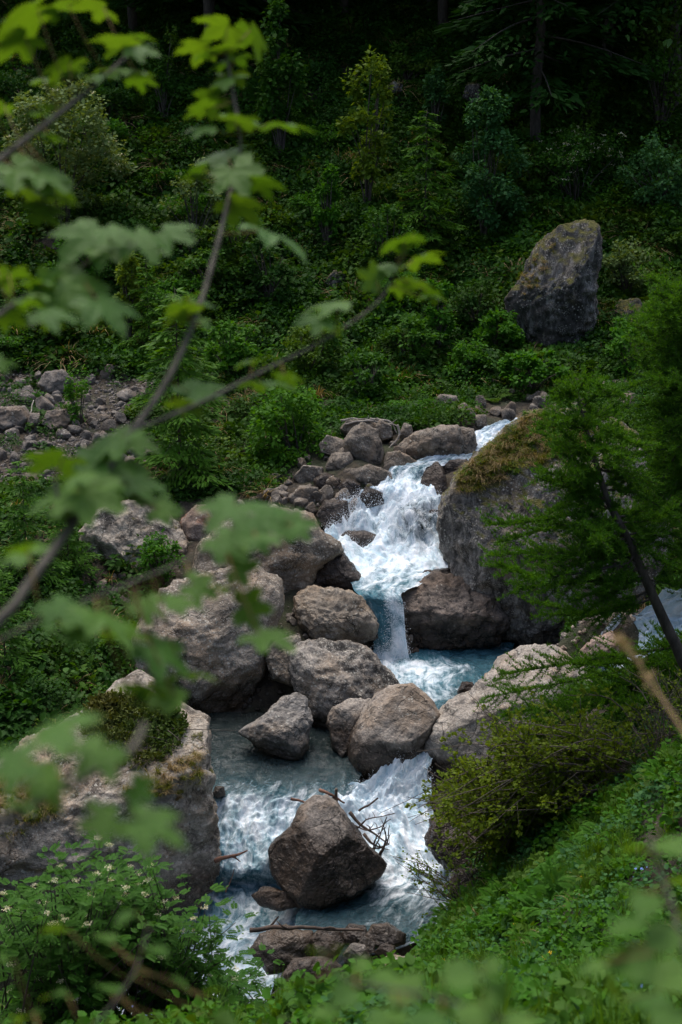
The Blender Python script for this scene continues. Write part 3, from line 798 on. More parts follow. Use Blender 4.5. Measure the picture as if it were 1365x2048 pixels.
# ------------------------------------------------------------------ scattered ground cover (nobody could count it)
def scatter(name, label, cat, pts, idx, scl, objs, tilt=.25, rots=None):
    me = bpy.data.meshes.new(name)
    n = len(pts)
    me.vertices.add(n)
    me.vertices.foreach_set('co', np.asarray(pts, np.float32).ravel())
    if rots is None:
        rots = np.c_[rng.normal(0, tilt, n), rng.normal(0, tilt, n), rng.uniform(0, 6.28, n)]
    for an, ty, f, v in (('rot', 'FLOAT_VECTOR', 'vector', rots), ('scl', 'FLOAT', 'value', scl)):
        a = me.attributes.new(an, ty, 'POINT')
        a.data.foreach_set(f, np.asarray(v, np.float32).ravel())
    a = me.attributes.new('idx', 'INT', 'POINT')
    a.data.foreach_set('value', np.asarray(idx, np.int32))
    o = link(name, me)
    tag(o, label, cat)
    kind(o, 'stuff')
    c = bpy.data.collections.new(name + '_kinds')
    for k, (m, nm) in enumerate(objs):
        c.objects.link(bpy.data.objects.new('%02d_%s' % (k, nm), m))
    g = bpy.data.node_groups.new(name + '_scatter', 'GeometryNodeTree')
    g.interface.new_socket('Geometry', in_out='INPUT', socket_type='NodeSocketGeometry')
    g.interface.new_socket('Geometry', in_out='OUTPUT', socket_type='NodeSocketGeometry')
    N, L = g.nodes, g.links
    gi, go = N.new('NodeGroupInput'), N.new('NodeGroupOutput')
    ci = N.new('GeometryNodeCollectionInfo')
    ci.inputs['Collection'].default_value = c
    ci.inputs['Separate Children'].default_value = True
    ci.inputs['Reset Children'].default_value = True
    ip = N.new('GeometryNodeInstanceOnPoints')
    ip.inputs['Pick Instance'].default_value = True
    def na(ty, nm):
        q = N.new('GeometryNodeInputNamedAttribute')
        q.data_type = ty
        q.inputs['Name'].default_value = nm
        return q.outputs['Attribute']
    e2r = N.new('FunctionNodeEulerToRotation')
    L.new(na('FLOAT_VECTOR', 'rot'), e2r.inputs[0])
    L.new(gi.outputs[0], ip.inputs['Points'])
    L.new(ci.outputs[0], ip.inputs['Instance'])
    L.new(na('INT', 'idx'), ip.inputs['Instance Index'])
    L.new(e2r.outputs[0], ip.inputs['Rotation'])
    L.new(na('FLOAT', 'scl'), ip.inputs['Scale'])
    L.new(ip.outputs[0], go.inputs[0])
    md = o.modifiers.new('scatter', 'NODES')
    md.node_group = g
    return o
def herb(n, r, h, s, mat, tpl=OVAL, nm='herb'):
    a = rng.uniform(0, 6.28, n)
    q = np.sqrt(rng.random(n)) * r
    P = np.c_[np.cos(a) * q, np.sin(a) * q, h * (1 - .6 * (q / r) ** 2) * rng.uniform(.25, 1.1, n)]
    D = np.c_[np.cos(a), np.sin(a), rng.normal(0, .3, n)] + rng.normal(0, .5, (n, 3))
    N = rng.normal(0, .38, (n, 3)) + (0, 0, 1)
    return leafy(tpl, P, D, N, s * rng.uniform(.6, 1.25, n), mat, nm), nm
def grass(n, r, h, mat, droop=.5, w=.012, nm='tuft'):
    Vs, Ts = [], []
    for k in range(n):
        a, l = rng.uniform(0, 6.28), h * rng.uniform(.55, 1.15)
        b = np.array([math.cos(a), math.sin(a), 0])
        q = rng.uniform(0, 6.28)
        p0 = np.array([math.cos(q), math.sin(q), 0]) * r * rng.random() * .5
        s_ = np.array([-b[1], b[0], 0])
        dr = droop * rng.uniform(.4, 1.4)
        pts = [p0 + b * l * dr * t_ ** 1.6 * .9 + np.array([0, 0, l * (t_ - dr * .75 * t_ ** 2.4)]) for t_ in (0, .35, .7, 1)]
        ww = (w, w * .9, w * .6, 0)
        o = len(Vs)
        for pt, wi in zip(pts[:3], ww):
            Vs += [pt - s_ * wi / 2, pt + s_ * wi / 2]
        Vs.append(pts[3])
        Ts += [(o, o + 1, o + 3), (o, o + 3, o + 2), (o + 2, o + 3, o + 5), (o + 2, o + 5, o + 4), (o + 4, o + 5, o + 6)]
    return make_mesh(nm, np.array(Vs), np.array(Ts), mat, False, {'lv': np.repeat(rng.random(n), 7)}), nm
def fern(nf, l, mat, nm='fern'):
    P, D, N, S = [], [], [], []
    for k in range(nf):
        a = 6.28 * k / nf + rng.normal(0, .2)
        b = np.array([math.cos(a), math.sin(a), 0])
        s_ = np.array([-b[1], b[0], 0])
        for t_ in np.linspace(.12, 1, 22):
            pt = b * l * t_ * .75 + np.array([0, 0, l * (.85 * t_ - .6 * t_ * t_)])
            wd_ = l * .22 * math.sin(math.pi * min(1, t_ * .85 + .12)) + .01
            for sg in (-1, 1):
                P.append(pt), D.append(s_ * sg + b * .35), N.append((0, 0, 1) - b * .2), S.append(wd_)
    tpl = (DIAMOND[0] * (.32, 1, 1), DIAMOND[1])
    return leafy(tpl, np.array(P), np.array(D), np.array(N), np.array(S), mat, nm), nm
def pebble(nm, mat, sd):
    D, T = ico(3)
    o = np.random.default_rng(sd).uniform(-9, 9, 3)
    V = D * (1, .85, .6)
    for k in range(11):
        n_ = unit(np.random.default_rng(sd * 19 + k).normal(size=3))
        d_ = V @ n_
        V = V - n_ * (np.clip(d_ - .72 * d_.max(), 0, None))[:, None]
    V = V * (1 + .10 * fbm(D * 1.6 + o, 3))[:, None]
    return make_mesh(nm, V, T, mat), nm
def ground_pts(n, x0, x1, y0, y1, margin=.2):
    x, y = rng.uniform(x0, x1, n), rng.uniform(y0, y1, n)
    k = ~in_water(x, y, margin)
    x, y = x[k], y[k]
    P = np.c_[x, y, ground(x, y)]
    px, py = proj(P)
    k = (px > -160) & (px < 1525) & (py > -200) & (py < 2250)
    return P[k], px[k], py[k]
def scree_mask(px, py):
    return (px < 300 + 30 * np.sin(py / 23)) & (py > 735 + px * .05) & (py < 985 - px * .12)

# far slope and the left bench
P, px, py = ground_pts(52000, -14, 14, 17.5, 60, .35)
sm = scree_mask(px, py)
keep = ((P[:, 1] > 29.5) | ((px < 560) & (py < 1000)) | (px < 330) | (px > 1150)) & (~sm | (rng.random(len(P)) < .05)) & ~((px > 640) & (px < 1000) & (py > 850))
keep |= (px > 640) & (px < 1000) & (py > 835) & (py < 900) & (P[:, 1] > 28.3) & (rng.random(len(P)) < .6)
keep &= ~((px > 960) & (px < 1130) & (py > 800) & (py < 880))
keep &= ~((px > 140) & (px < 420) & (py > 1080) & (py < 1260) & (rng.random(len(P)) < .7))
keep &= rng.random(len(P)) < np.clip(1.25 - (P[:, 1] - 30) * .022, .4, 1)
P, px, py = P[keep], px[keep], py[keep]
pat = fbm(np.c_[P[:, 0] * .5, P[:, 1] * .5, P[:, 2] * 0], 3)
pat2 = fbm(np.c_[P[:, 0] * .9 + 40, P[:, 1] * .6, P[:, 2] * 0], 3)
u_ = rng.random(len(P))
idx = np.where(pat > .12, 0, np.where(pat > -.18, 1, 2))
idx = np.where(u_ < .18, rng.integers(0, 5, len(P)), idx)
idx = np.where((u_ > .90) & (pat2 > 0), 5, idx)
idx = np.where((u_ > .90) & (pat2 < -.1), 6, idx)
idx = np.where((pat2 > .2) & (u_ > .6) & (u_ < .85), 6, idx)
idx = np.where((u_ > .965), 7, idx)
bare = (pat2 > .34) & (rng.random(len(P)) < .82)
P, idx, pat2 = P[~bare], idx[~bare], pat2[~bare]
scl = rng.uniform(.6, 1.4, len(P)) * np.where(P[:, 1] > 32, 1.0, .7) * (1 + .35 * pat2)
scatter('undergrowth', 'low leafy undergrowth covering the far slope and left bank', 'undergrowth', P - (0, 0, .05), idx, scl,
        [herb(85, .36, .34, .12, M_HERB), herb(120, .40, .5, .085, M_DARKLEAF), herb(70, .34, .26, .15, M_DARKLEAF), herb(140, .38, .5, .06, M_BRIGHT),
         herb(60, .3, .3, .10, M_YELLEAF), grass(46, .12, .5, M_GRASS, .6, .02), grass(50, .1, .55, M_STRAW, 1.0, .018, 'dry_tuft'), fern(9, .6, M_HERB)])

# near bank
P, px, py = ground_pts(15000, -6, 8, 3.5, 17.2, .05)
k = (rng.random(len(P)) < .8) & ~((px > 480) & (px < 860) & (py > 1830) & (py < 1960)) & ~((px > 820) & (px < 1230) & (py < 1600))
k &= ~((px < 460) & (py < 1900)) & ((px > 620) | (rng.random(len(P)) < .22))
P, px, py = P[k], px[k], py[k]
pat = fbm(P * (1.1, 1.1, 0) + 9, 3)
u_ = rng.random(len(P))
idx = np.where(pat > .1, 0, np.where(pat > -.15, 3, 1))
idx = np.where(u_ < .25, rng.integers(0, 4, len(P)), idx)
gr = (pat > -.05) & (u_ > .6) & (px > 850)
idx = np.where(gr, 2, idx)
idx = np.where(u_ > .955, 4, idx)
idx = np.where((u_ > .950) & (u_ <= .955), 5, idx)
idx = np.where((u_ > .93) & (u_ <= .945), 6, idx)
scl = rng.uniform(.65, 1.35, len(P))
scatter('meadow_plants', 'bright green herbs and grass on the near bank at bottom right', 'herbs', P - (0, 0, .03), idx, scl,
        [herb(46, .17, .22, .062, M_HERB), herb(60, .16, .20, .045, M_BLUELEAF), grass(34, .07, .34, M_GRASS, .45, .008), herb(54, .17, .24, .05, M_BRIGHT), fern(8, .34, M_BRIGHT),
         herb(16, .16, .34, .022, M_BFLOWER, DIAMOND, 'blue_flowers'), grass(22, .06, .3, M_STRAW, .7, .006, 'dry_tuft')])

# ------------------------------------------------------------------ rock debris
STONES = [pebble('stone', M_R_SCREE, k)[0] for k in range(1, 7)]
DSTONES = [pebble('stone', M_R_UP, k + 60)[0] for k in range(1, 7)]
cnt = 0
for k in range(2500):                         # stones of the scree that can be picked apart
    if cnt >= 150:
        break
    a, b = rng.uniform(-20, 300), rng.uniform(745, 975)
    if not scree_mask(np.array(a), np.array(b)):
        continue
    q = hit(a, b, 20, 45)
    s_ = rng.uniform(.07, .22) * (1.5 if rng.random() < .15 else 1)
    o = link('scree_stone', STONES[cnt % 6], None, q + (0, 0, s_ * .2), rng.uniform(0, 6.28, 3), (s_, s_ * rng.uniform(.7, 1.2), s_ * rng.uniform(.7, 1.1)))
    tag(o, '%s grey stone lying loose in the %s part of the left scree' % ('large' if s_ > .19 else 'fist-sized' if s_ < .11 else 'middling', 'upper' if b < 800 else 'middle' if b < 880 else 'lower'), 'stone', 'loose stones of the scree')
    cnt += 1
cnt = 0
for a0, a1, b0, b1, n_, s0, s1, lab, grp in [(955, 1130, 775, 850, 26, .10, .30, 'grey stone in the heap above the upstream rapid', 'stones above the upstream rapid'),
                                    (600, 800, 880, 1030, 44, .10, .24, 'dark stone filling the gaps left of the dam', 'stones left of the dam'),
                                    (480, 600, 960, 1020, 14, .10, .22, 'pale stone at the water edge below the young larch', 'stones below the young larch'),
                                    (935, 1010, 1275, 1310, 10, .06, .14, 'small dark stone in the hollow under the overhanging boulder', 'stones in the hollow'),
                                    (1150, 1260, 775, 830, 12, .15, .35, 'grey stone on the bank behind the right larch', 'stones behind the right larch'),
                                    (610, 800, 1880, 1960, 16, .05, .10, 'small stone between the rocks at the bottom', 'small stones of the bottom heap'),
                                    (200, 300, 1150, 1210, 10, .08, .18, 'small stone beneath the angular grey boulder', 'stones under the angular boulder')]:
    for k in range(n_):
        q = hit(rng.uniform(a0, a1), rng.uniform(b0, b1), 8, 45)
        s_ = rng.uniform(s0, s1)
        tag(link('stone', DSTONES[k % 6], None, q + (0, 0, s_ * .25), rng.uniform(0, 6.28, 3), (s_, s_ * rng.uniform(.7, 1.2), s_)), lab, 'stone', grp)
P, px, py = ground_pts(60000, -12, 4, 24, 36, .1)
k = scree_mask(px, py)
P = P[k][:3500]
scatter('gravel', 'loose grey gravel between the stones of the scree', 'gravel', P, rng.integers(0, 3, len(P)), rng.uniform(.02, .07, len(P)), [pebble('gravel', M_R_SCREE, 20 + k) for k in range(3)], 3)
# bed stones of the still pool and the banks
P, px, py = ground_pts(9000, -4, 5, 13, 26, -9)
k = in_water(P[:, 0], P[:, 1], .5)
P = P[k][:3500]
scatter('stream_gravel', 'small stones on the bed and edges of the stream', 'gravel', P, rng.integers(0, 3, len(P)), rng.uniform(.02, .10, len(P)), [pebble('gravel', M_R_WETW, 30 + k) for k in range(3)], 3)

# ------------------------------------------------------------------ shrubs
def bush_meshes(w, h, n, s, mat, nblob=26, br=(.09, .20), tpl=DIAMOND, stem=.03, flat=.0, top=0.0, flowers=0, nst=7, low=.12):
    B = []
    while len(B) < nblob:
        q = rng.uniform(-1, 1, 3)
        if q @ q > 1 or q @ q < .12:
            continue
        zz = (q[2] + 1) / 2
        ww = w / 2 * (1 - top * zz)
        B.append((q[0] * ww, q[1] * ww, h * (low + (1 - low) * zz)))
    B = np.array(B)
    r = np.array([w, w, h]) * rng.uniform(br[0], br[1], nblob)[:, None]
    i = rng.integers(0, nblob, n)
    g = rng.normal(size=(n, 3))
    g = unit(g) * (rng.random(n) ** .45)[:, None]
    P = B[i] + g * r[i] * (1, 1, .7)
    D = g * (1, 1, .4) + rng.normal(0, .45, (n, 3)) + (0, 0, -.15)
    N = rng.normal(0, .45, (n, 3)) + g * .4 + (0, 0, .9)
    cr = leafy(tpl, P, D, N, s * rng.uniform(.6, 1.25, n), mat, 'crown')
    tb = []
    for b in B[:: max(1, nblob // (nst * 2))]:
        m1 = np.array([b[0] * .35, b[1] * .35, b[2] * .5]) + rng.normal(0, .03 * w, 3)
        tb.append(tube(spline([(rng.normal(0, .02 * w), rng.normal(0, .02 * w), -.1), m1, b], 7), np.linspace(stem, stem * .25, 7), 5))
    sm_ = make_mesh('stem', *join(tb), M_BARK)
    fm_ = None
    if flowers:
        i = rng.integers(0, n, flowers)
        k = P[i, 2] > h * .35
        Pf = P[i][k] + (0, 0, s * .5)
        Pf = np.repeat(Pf, 10, 0) + rng.normal(0, s * .45, (len(Pf) * 10, 3)) * (1, 1, .3)
        fm_ = leafy(DIAMOND, Pf, rdir(len(Pf)), rdir(len(Pf), 2), s * .42, M_FLOWER, 'flowers')
    return cr, sm_, fm_
def place_bush(ms, label, loc, sc=1.0, rz=None, group=None, name='shrub', cat='shrub'):
    o = thing(name, label, cat, loc, rng.uniform(0, 6.28) if rz is None else rz, group, (sc, sc, sc))
    link('crown', ms[0], o)
    link('stem', ms[1], o)
    if ms[2]:
        link('flowers', ms[2], o)
    return o
def px_bush(label, x0, x1, ytop, ybase, Y, n, s, mat, name='shrub', group=None, **kw):
    b = at((x0 + x1) / 2, ybase, Y) if Y else hit((x0 + x1) / 2, ybase, 8, 90)
    m = mpp(b)
    b[2] = min(b[2], ground(b[0], b[1])[0] + .05)
    return place_bush(bush_meshes((x1 - x0) * m, (ybase - ytop) * m * 1.03, n, s, mat, **kw), label, b, 1, 0, group, name)
px_bush('large pale green shrub on the far slope at upper left', 0, 265, 175, 480, None, 6500, .13, M_PALELEAF, nblob=60, top=.3, br=(.06, .14), flowers=60)
px_bush('upright maple sapling with tiered leaves near the top centre', 500, 622, 28, 330, None, 2500, .17, M_HERB, 'sapling', nblob=34, top=.55, br=(.05, .13))
px_bush('slender yellow-green sapling right of the maple sapling', 672, 800, 112, 430, None, 1700, .16, M_YELLEAF, 'sapling', nblob=30, top=.35, br=(.04, .12))
px_bush('blue-green rounded shrub with a pointed top on the far slope', 878, 1062, 200, 485, None, 4600, .13, M_BLUELEAF, nblob=44, top=.6, br=(.06, .15))
px_bush('shrub dotted with white flowers behind the blue-green shrub', 1050, 1250, 265, 425, None, 3600, .11, M_HERB, nblob=36, flowers=110)
px_bush('yellowish shrub growing beside the cliff-like boulder', 1195, 1305, 492, 605, None, 1900, .10, M_PALELEAF, nblob=26)
px_bush('bright green spreading shrub left of the rock dam', 500, 680, 770, 965, 28.0, 3600, .11, M_BRIGHT, nblob=34)
px_bush('thin green sapling standing in the scree', 130, 192, 742, 905, 30.0, 900, .08, M_BRIGHT, 'sapling', nblob=20, top=.3, stem=.02)
px_bush('low bright shrub above the rock dam', 760, 902, 798, 862, 29.6, 2400, .06, M_BRIGHT, nblob=26)
px_bush('small shrub growing against the angular grey boulder', 278, 362, 1062, 1195, 23.0, 1300, .07, M_BRIGHT, nblob=20)
px_bush('dark leafy shrub on the left bank below the angular boulder', 190, 290, 1232, 1405, 20.6, 1900, .08, M_HERB, nblob=24)
px_bush('dark shrub between the left bank and the juniper boulder', 100, 220, 1290, 1440, 20.0, 1800, .08, M_DARKLEAF, nblob=24)
px_bush('leafy sapling at the top right corner', 1235, 1400, 0, 270, None, 2600, .15, M_HERB, 'sapling', nblob=40, top=.4)
px_bush('dark shrub on the far slope at the right edge', 1240, 1400, 285, 440, None, 3000, .12, M_BLUELEAF, nblob=36)
px_bush('round green shrub on the slope above the upstream rapid', 890, 990, 690, 790, 32.5, 2200, .09, M_BRIGHT, nblob=26)
px_bush('light green shrub in the middle of the far slope', 760, 880, 640, 740, None, 2200, .11, M_HERB, nblob=26)
px_bush('feathery shrub behind the side branch of the maple', 560, 690, 620, 760, None, 2400, .10, M_HERB, nblob=28)
px_bush('dark green shrub left of the cliff-like boulder', 900, 1010, 560, 680, None, 2200, .11, M_DARKLEAF, nblob=26)
for lb, x0, x1, yt, yb, m_, nm in [('tall thin sapling', 290, 370, 60, 260, M_HERB, 'sapling'), ('bushy pale sapling', 330, 440, 330, 520, M_PALELEAF, 'shrub'), ('bright upright sapling', 620, 690, 330, 520, M_BRIGHT, 'sapling'),
        ('dark bushy shrub', 480, 600, 480, 620, M_DARKLEAF, 'shrub'), ('spreading mid green shrub', 700, 840, 400, 560, M_HERB, 'shrub'), ('upright green sapling', 840, 910, 560, 720, M_BRIGHT, 'sapling'), ('broad bright shrub', 1000, 1130, 700, 790, M_BRIGHT, 'shrub'),
        ('leafy shrub', 950, 1040, 620, 720, M_BRIGHT, 'shrub'), ('slim yellow-green sapling', 230, 290, 500, 700, M_YELLEAF, 'sapling'), ('rounded mid green shrub', 400, 520, 640, 770, M_BRIGHT, 'shrub'), ('dense shrub', 1190, 1330, 640, 760, M_BRIGHT, 'shrub'),
        ('tall dark sapling', 1140, 1210, 120, 300, M_HERB, 'sapling'), ('leafy green sapling', 60, 150, 520, 700, M_HERB, 'sapling'), ('pale sapling', 840, 900, 130, 290, M_BLUELEAF, 'sapling'), ('wide shrub', 660, 800, 700, 800, M_HERB, 'shrub')]:
    wh = ('%s on the far slope %s' % (lb, 'behind the maple leaves' if x1 < 620 else 'near the big outcrop at right' if x0 > 930 else 'in the centre'))
    px_bush(wh, x0, x1, yt, yb, None, 1700, .12, m_, nm, nblob=26, br=(.05, .15), top=.4 if nm == 'sapling' else .1)
SH = [bush_meshes(1.5, 1.1, 1500, .10, m_, nblob=18) for m_ in (M_DARKLEAF, M_HERB, M_DARKLEAF, M_BRIGHT)]
n_ = 0
for k in range(400):
    if n_ >= 58:
        break
    a, b = rng.uniform(-40, 1400), rng.uniform(20, 720)
    if (960 < a < 1330 and 420 < b < 720):
        continue
    q = hit(a, b, 20, 90)
    if q[1] < 33.5:
        continue
    kd = int(rng.integers(0, 4))
    where = ('top of far slope' if b < 200 else 'middle of far slope' if b < 460 else 'foot of far slope') + (' at left' if a < 400 else ' near the centre' if a < 900 else ' at right')
    place_bush(SH[kd], ('dark green', 'mid green', 'dark dense', 'bright green')[kd] + ' low shrub in thicket, ' + where, q - (0, 0, .1), rng.uniform(.6, 1.25), None, 'thicket shrubs of the far slope')
    n_ += 1

# ------------------------------------------------------------------ conifers
def conifer_meshes(h, w, nb, dens, mat, lowf=.15, tuft=.16, droop=.25, tr=.012):
    wood, P, D, N, S = [], [], [], [], []
    tk = tube(np.c_[np.zeros(9), np.zeros(9), np.linspace(-.3, h, 9)] + rng.normal(0, .004 * h, (9, 3)) * (1, 1, 0), np.linspace(tr * h, tr * h * .08, 9), 8)
    for k in range(nb):
        f = (k + rng.random()) / nb
        z = h * (lowf + (1 - lowf) * f ** .9)
        L = w / 2 * (1 - f) ** .75 * rng.uniform(.65, 1.1) + .05 * w
        a = k * 2.4 + rng.normal(0, .25)
        b = np.array([math.cos(a), math.sin(a), 0])
        s_ = np.array([-b[1], b[0], 0])
        cur = spline([(0, 0, z), b * L * .5 + (0, 0, z - droop * L * .35), b * L + (0, 0, z - droop * L * rng.uniform(.5, 1.2))], 6)
        wood.append(tube(cur, np.linspace(tr * h * .22, tr * h * .03, 6), 4))
        m = max(4, int(L * dens))
        t_ = rng.random(m) ** .7
        base = np.array([np.interp(t_, np.linspace(0, 1, 6), cur[:, c]) for c in range(3)]).T
        off = rng.normal(0, 1, m) * L * .22 * (1 - .5 * t_)
        P.append(base + s_ * off[:, None] + np.c_[np.zeros(m), np.zeros(m), -np.abs(off) * .35 - rng.random(m) * .08 * L])
        D.append(b * 1.0 + s_ * (np.sign(off) * rng.uniform(.2, 1.0, m))[:, None] + np.c_[np.zeros(m), np.zeros(m), rng.normal(-.25, .25, m)])
        N.append(np.array([0, 0, 1.]) + rng.normal(0, .4, (m, 3)))
        S.append(np.full(m, tuft) * rng.uniform(.6, 1.3, m))
    cr = leafy(SPRAY, np.concatenate(P), np.concatenate(D), np.concatenate(N), np.concatenate(S), mat, 'crown')
    return cr, make_mesh('branches', *join(wood), M_BARK), make_mesh('trunk', tk[0], tk[1], M_BARK)
def place_tree(ms, label, loc, sc=1.0, group=None, name='conifer_tree', cat='tree'):
    o = thing(name, label, cat, loc, rng.uniform(0, 6.28), group, (sc, sc, sc))
    tr_ = link('trunk', ms[2], o)
    link('branches', ms[1], tr_)
    link('crown', ms[0], o)
    return o
CF = [conifer_meshes(14, 5.0, 70, 85, M_SPRUCE, .10, .34), conifer_meshes(13, 5.6, 60, 80, M_SPRUCE, .22, .36, .4)]
q = hit(1072, 300, 30, 90)
place_tree(conifer_meshes(15, 6.2, 64, 85, M_SPRUCE, .16, .36, .3), 'tall dark larch with a straight bare lower trunk at upper right', q - (0, 0, .2), 1, name='larch_tree')
for k, (a, Y) in enumerate([(-60, 58), (60, 61), (190, 59), (300, 56), (420, 49.5), (640, 55), (760, 57), (860, 52), (980, 55), (1180, 52), (1290, 49), (1400, 47), (1250, 57), (520, 57), (130, 57), (-140, 53), (1500, 52), (350, 60), (900, 62), (1100, 62)]):
    place_tree(CF[k % 2], 'dark conifer of the wood closing the far slope ' + ('at top left' if a < 330 else 'behind the saplings' if a < 800 else 'around the tall larch' if a < 1200 else 'at top right'), put(a, 100, Y) - (0, 0, .2), rng.uniform(.8, 1.2), 'conifers of the wood on the far slope')
TL = conifer_meshes(18, 8.5, 70, 80, M_SPRUCE, .26, .40, .3, .009)  # high wide crowns above the frame, added to shade the upper slope
for a, Y, lb in [(270, 50, 'tall larch added to shade the slope behind the top left maple leaves'), (420, 48, 'dark trunk of a tall larch above the maple stem at the top'), (690, 51, 'tall larch added to shade the slope behind the yellow-green sapling'), (880, 49, 'tall larch added to shade the slope left of the straight larch'),
                 (1210, 47, 'tall larch added to shade the slope right of the straight larch'), (1350, 45, 'tall larch added to shade the slope at the top right corner')]:
    place_tree(TL, lb, put(a, 100, Y) - (0, 0, .2), rng.uniform(.9, 1.15), name='larch_tree')
YL = [conifer_meshes(4.2, 2.6, 46, 150, M_LARCH, .05, .17, .35, .010), conifer_meshes(3.0, 1.8, 36, 170, M_LARCH, .03, .14, .2, .010)]
def at_ground(px, py, Y):
    p_ = at(px, py, Y)
    p_[2] = ground(p_[0], p_[1])[0] - .05
    return p_
place_tree(YL[0], 'young green larch with drooping branches above the left boulders', at_ground(365, 1000, 26.6), .92, name='larch_tree')
place_tree(YL[1], 'small dark larch left of the blue-green shrub on the far slope', hit(850, 485, 30, 90), 1.15, name='larch_tree')
place_tree(YL[1], 'small conifer at the left edge beside the angular boulder', at_ground(60, 1200, 22.2), .75, name='larch_tree')
place_tree(YL[1], 'low bright conifer at the left edge above the juniper boulder', at_ground(20, 1450, 19.2), .6, name='larch_tree')
place_tree(YL[1], 'little conifer in front of the angular boulder', at_ground(140, 1180, 22.9), .55, name='larch_tree')
place_tree(YL[1], 'small feathery larch on the slope behind the maple stem', hit(300, 720, 25, 90), .8, name='larch_tree')

# ------------------------------------------------------------------ the leaning larches at right, with needle tufts
TUFT_D = unit(np.array([(math.cos(a) * math.sin(b), math.sin(a) * math.sin(b), math.cos(b)) for a, b in [(k * 2.4, .35 + .13 * k) for k in range(9)]]))
def near_larch(name, label, trunk, rad, branches, tuftgap=.028, nl=.052):
    base = trunk[0].copy()
    o = thing(name, label, 'tree', base)
    tr_ = link('trunk', make_mesh('trunk', *tube(trunk - base, rad, 10), M_BARK), o)
    wood, TP, TD = [], [], []
    for cur in branches:
        L = np.linalg.norm(np.diff(cur, axis=0), axis=1).sum()
        cur = spline(cur, 14)
        wood.append(tube(cur, np.linspace(.006 + .008 * L, .003, 14), 5))
        nt = int(L * 22) + 7
        tg = unit(np.gradient(cur, axis=0))
        for j in range(nt):
            f = .12 + .88 * (j + rng.random()) / nt
            i = min(12, int(f * 13))
            p0 = cur[i] + (cur[i + 1] - cur[i]) * (f * 13 - i)
            d = tg[i]
            sd = unit(np.cross(d, (0, 0, 1))) * (1 if j % 2 else -1)
            l = (.12 + .32 * L * (1 - f * .75) * .55) * rng.uniform(.5, 1.15)
            ph = rng.uniform(-1.2, 1.2)
            sv = sd * math.cos(ph) + np.array([0, 0, 1.]) * math.sin(ph)
            bend = rng.normal(.05, .25)
            tw = spline([p0, p0 + (sv * .6 + d * .55) * l * .5, p0 + (sv * .75 + d * .8) * l + (0, 0, bend * l)], 6)
            wood.append(tube(tw[[0, 2, 5]], np.linspace(.0035, .0015, 3), 3))
            m = max(3, int(l / tuftgap))
            t_ = np.linspace(.05, 1, m)
            TP.append(np.array([np.interp(t_, np.linspace(0, 1, 6), tw[:, c]) for c in range(3)]).T)
            TD.append(np.repeat(unit(tw[-1] - tw[0])[None], m, 0))
        m = int(L / tuftgap)
        t_ = np.linspace(.2, 1, m)
        TP.append(np.array([np.interp(t_, np.linspace(0, 1, 14), cur[:, c]) for c in range(3)]).T)
        TD.append(np.repeat(unit(cur[-1] - cur[0])[None], m, 0))
    TP, TD = np.concatenate(TP), np.concatenate(TD)
    n = len(TP)
    P = np.repeat(TP, 9, 0) + rng.normal(0, .006, (n * 9, 3))
    D = np.tile(TUFT_D, (n, 1)) + rng.normal(0, .35, (n * 9, 3)) + np.repeat(TD, 9, 0) * .5 + (0, 0, .15)
    N = rng.normal(size=(n * 9, 3))
    link('branches', make_mesh('branches', *join([(V - base, T) for V, T in wood]), M_BARK), tr_)
    V, T = stamp(NEEDLE[0] * (1.9, 1, 1), NEEDLE[1], P - base, frames(D, N), nl * rng.uniform(.7, 1.2, n * 9))
    link('crown', make_mesh('crown', V, T, M_LARCH, False, {'lv': np.repeat(np.repeat(rng.random(n), 9), 3)}), o)
    return o
def branch_to(trunk, f, tx, ty, dY, sag=.12):
    i = f * (len(trunk) - 1)
    k = min(len(trunk) - 2, int(i))
    p0 = trunk[k] + (trunk[k + 1] - trunk[k]) * (i - k)
    p1 = at(tx, ty, p0[1] + dY)
    L = np.linalg.norm(p1 - p0)
    mid = p0 + (p1 - p0) * .45 + np.array([rng.normal(0, .05), rng.normal(0, .12), sag * rng.uniform(-.9, 1.1)]) * L
    return np.array([p0, mid, p1])
YT = 15.0
trk = [at(1480, 1500, YT), at(1390, 1350, YT), at(1350, 1285, YT), at(1310, 1200, YT), at(1262, 1090, YT), at(1216, 1000, YT), at(1188, 910, YT), at(1165, 830, YT), at(1148, 768, YT)]
trk[0] = at_ground(1480, 1500, YT)
T1 = spline(trk, 40)
br = []
for k in range(46):
    f = .42 + .58 * (k + rng.random()) / 46
    p0 = T1[int(f * 39)]
    x0, y0 = proj(p0)
    L = (55 + 240 * (1 - f) ** .8) * rng.uniform(.6, 1.05)
    sd = -1 if rng.random() < .5 else 1
    br.append(branch_to(T1, f, x0 + sd * L * rng.uniform(.5, 1.0), y0 - L * rng.uniform(-.45, .45), rng.normal(0, L * .005)))
for tx, ty, f in [(1120, 1010, .60), (1130, 1050, .58), (1150, 1100, .56), (1170, 950, .66), (1200, 1080, .56), (1230, 1010, .6), (1260, 950, .66), (1090, 1040, .56), (980, 1050, .50), (1000, 1130, .46), (1030, 1180, .42), (1080, 1230, .38), (1110, 1150, .5), (1000, 1085, .52), (1100, 960, .62), (1110, 900, .68), (1120, 860, .74), (985, 1110, .44), (1060, 1120, .52), (1060, 1205, .40)]:
    br.append(branch_to(T1, f, tx, ty, rng.normal(0, .5)))
near_larch('larch_tree', 'small larch with a thin leaning dark trunk at the right edge', T1, np.linspace(.085, .010, 40), br)
YT2 = 16.2
T2 = spline([at_ground(1560, 1450, YT2), at(1540, 1250, YT2), at(1500, 1000, YT2), at(1450, 800, YT2), at(1405, 640, YT2), at(1370, 560, YT2)], 40)
br = []
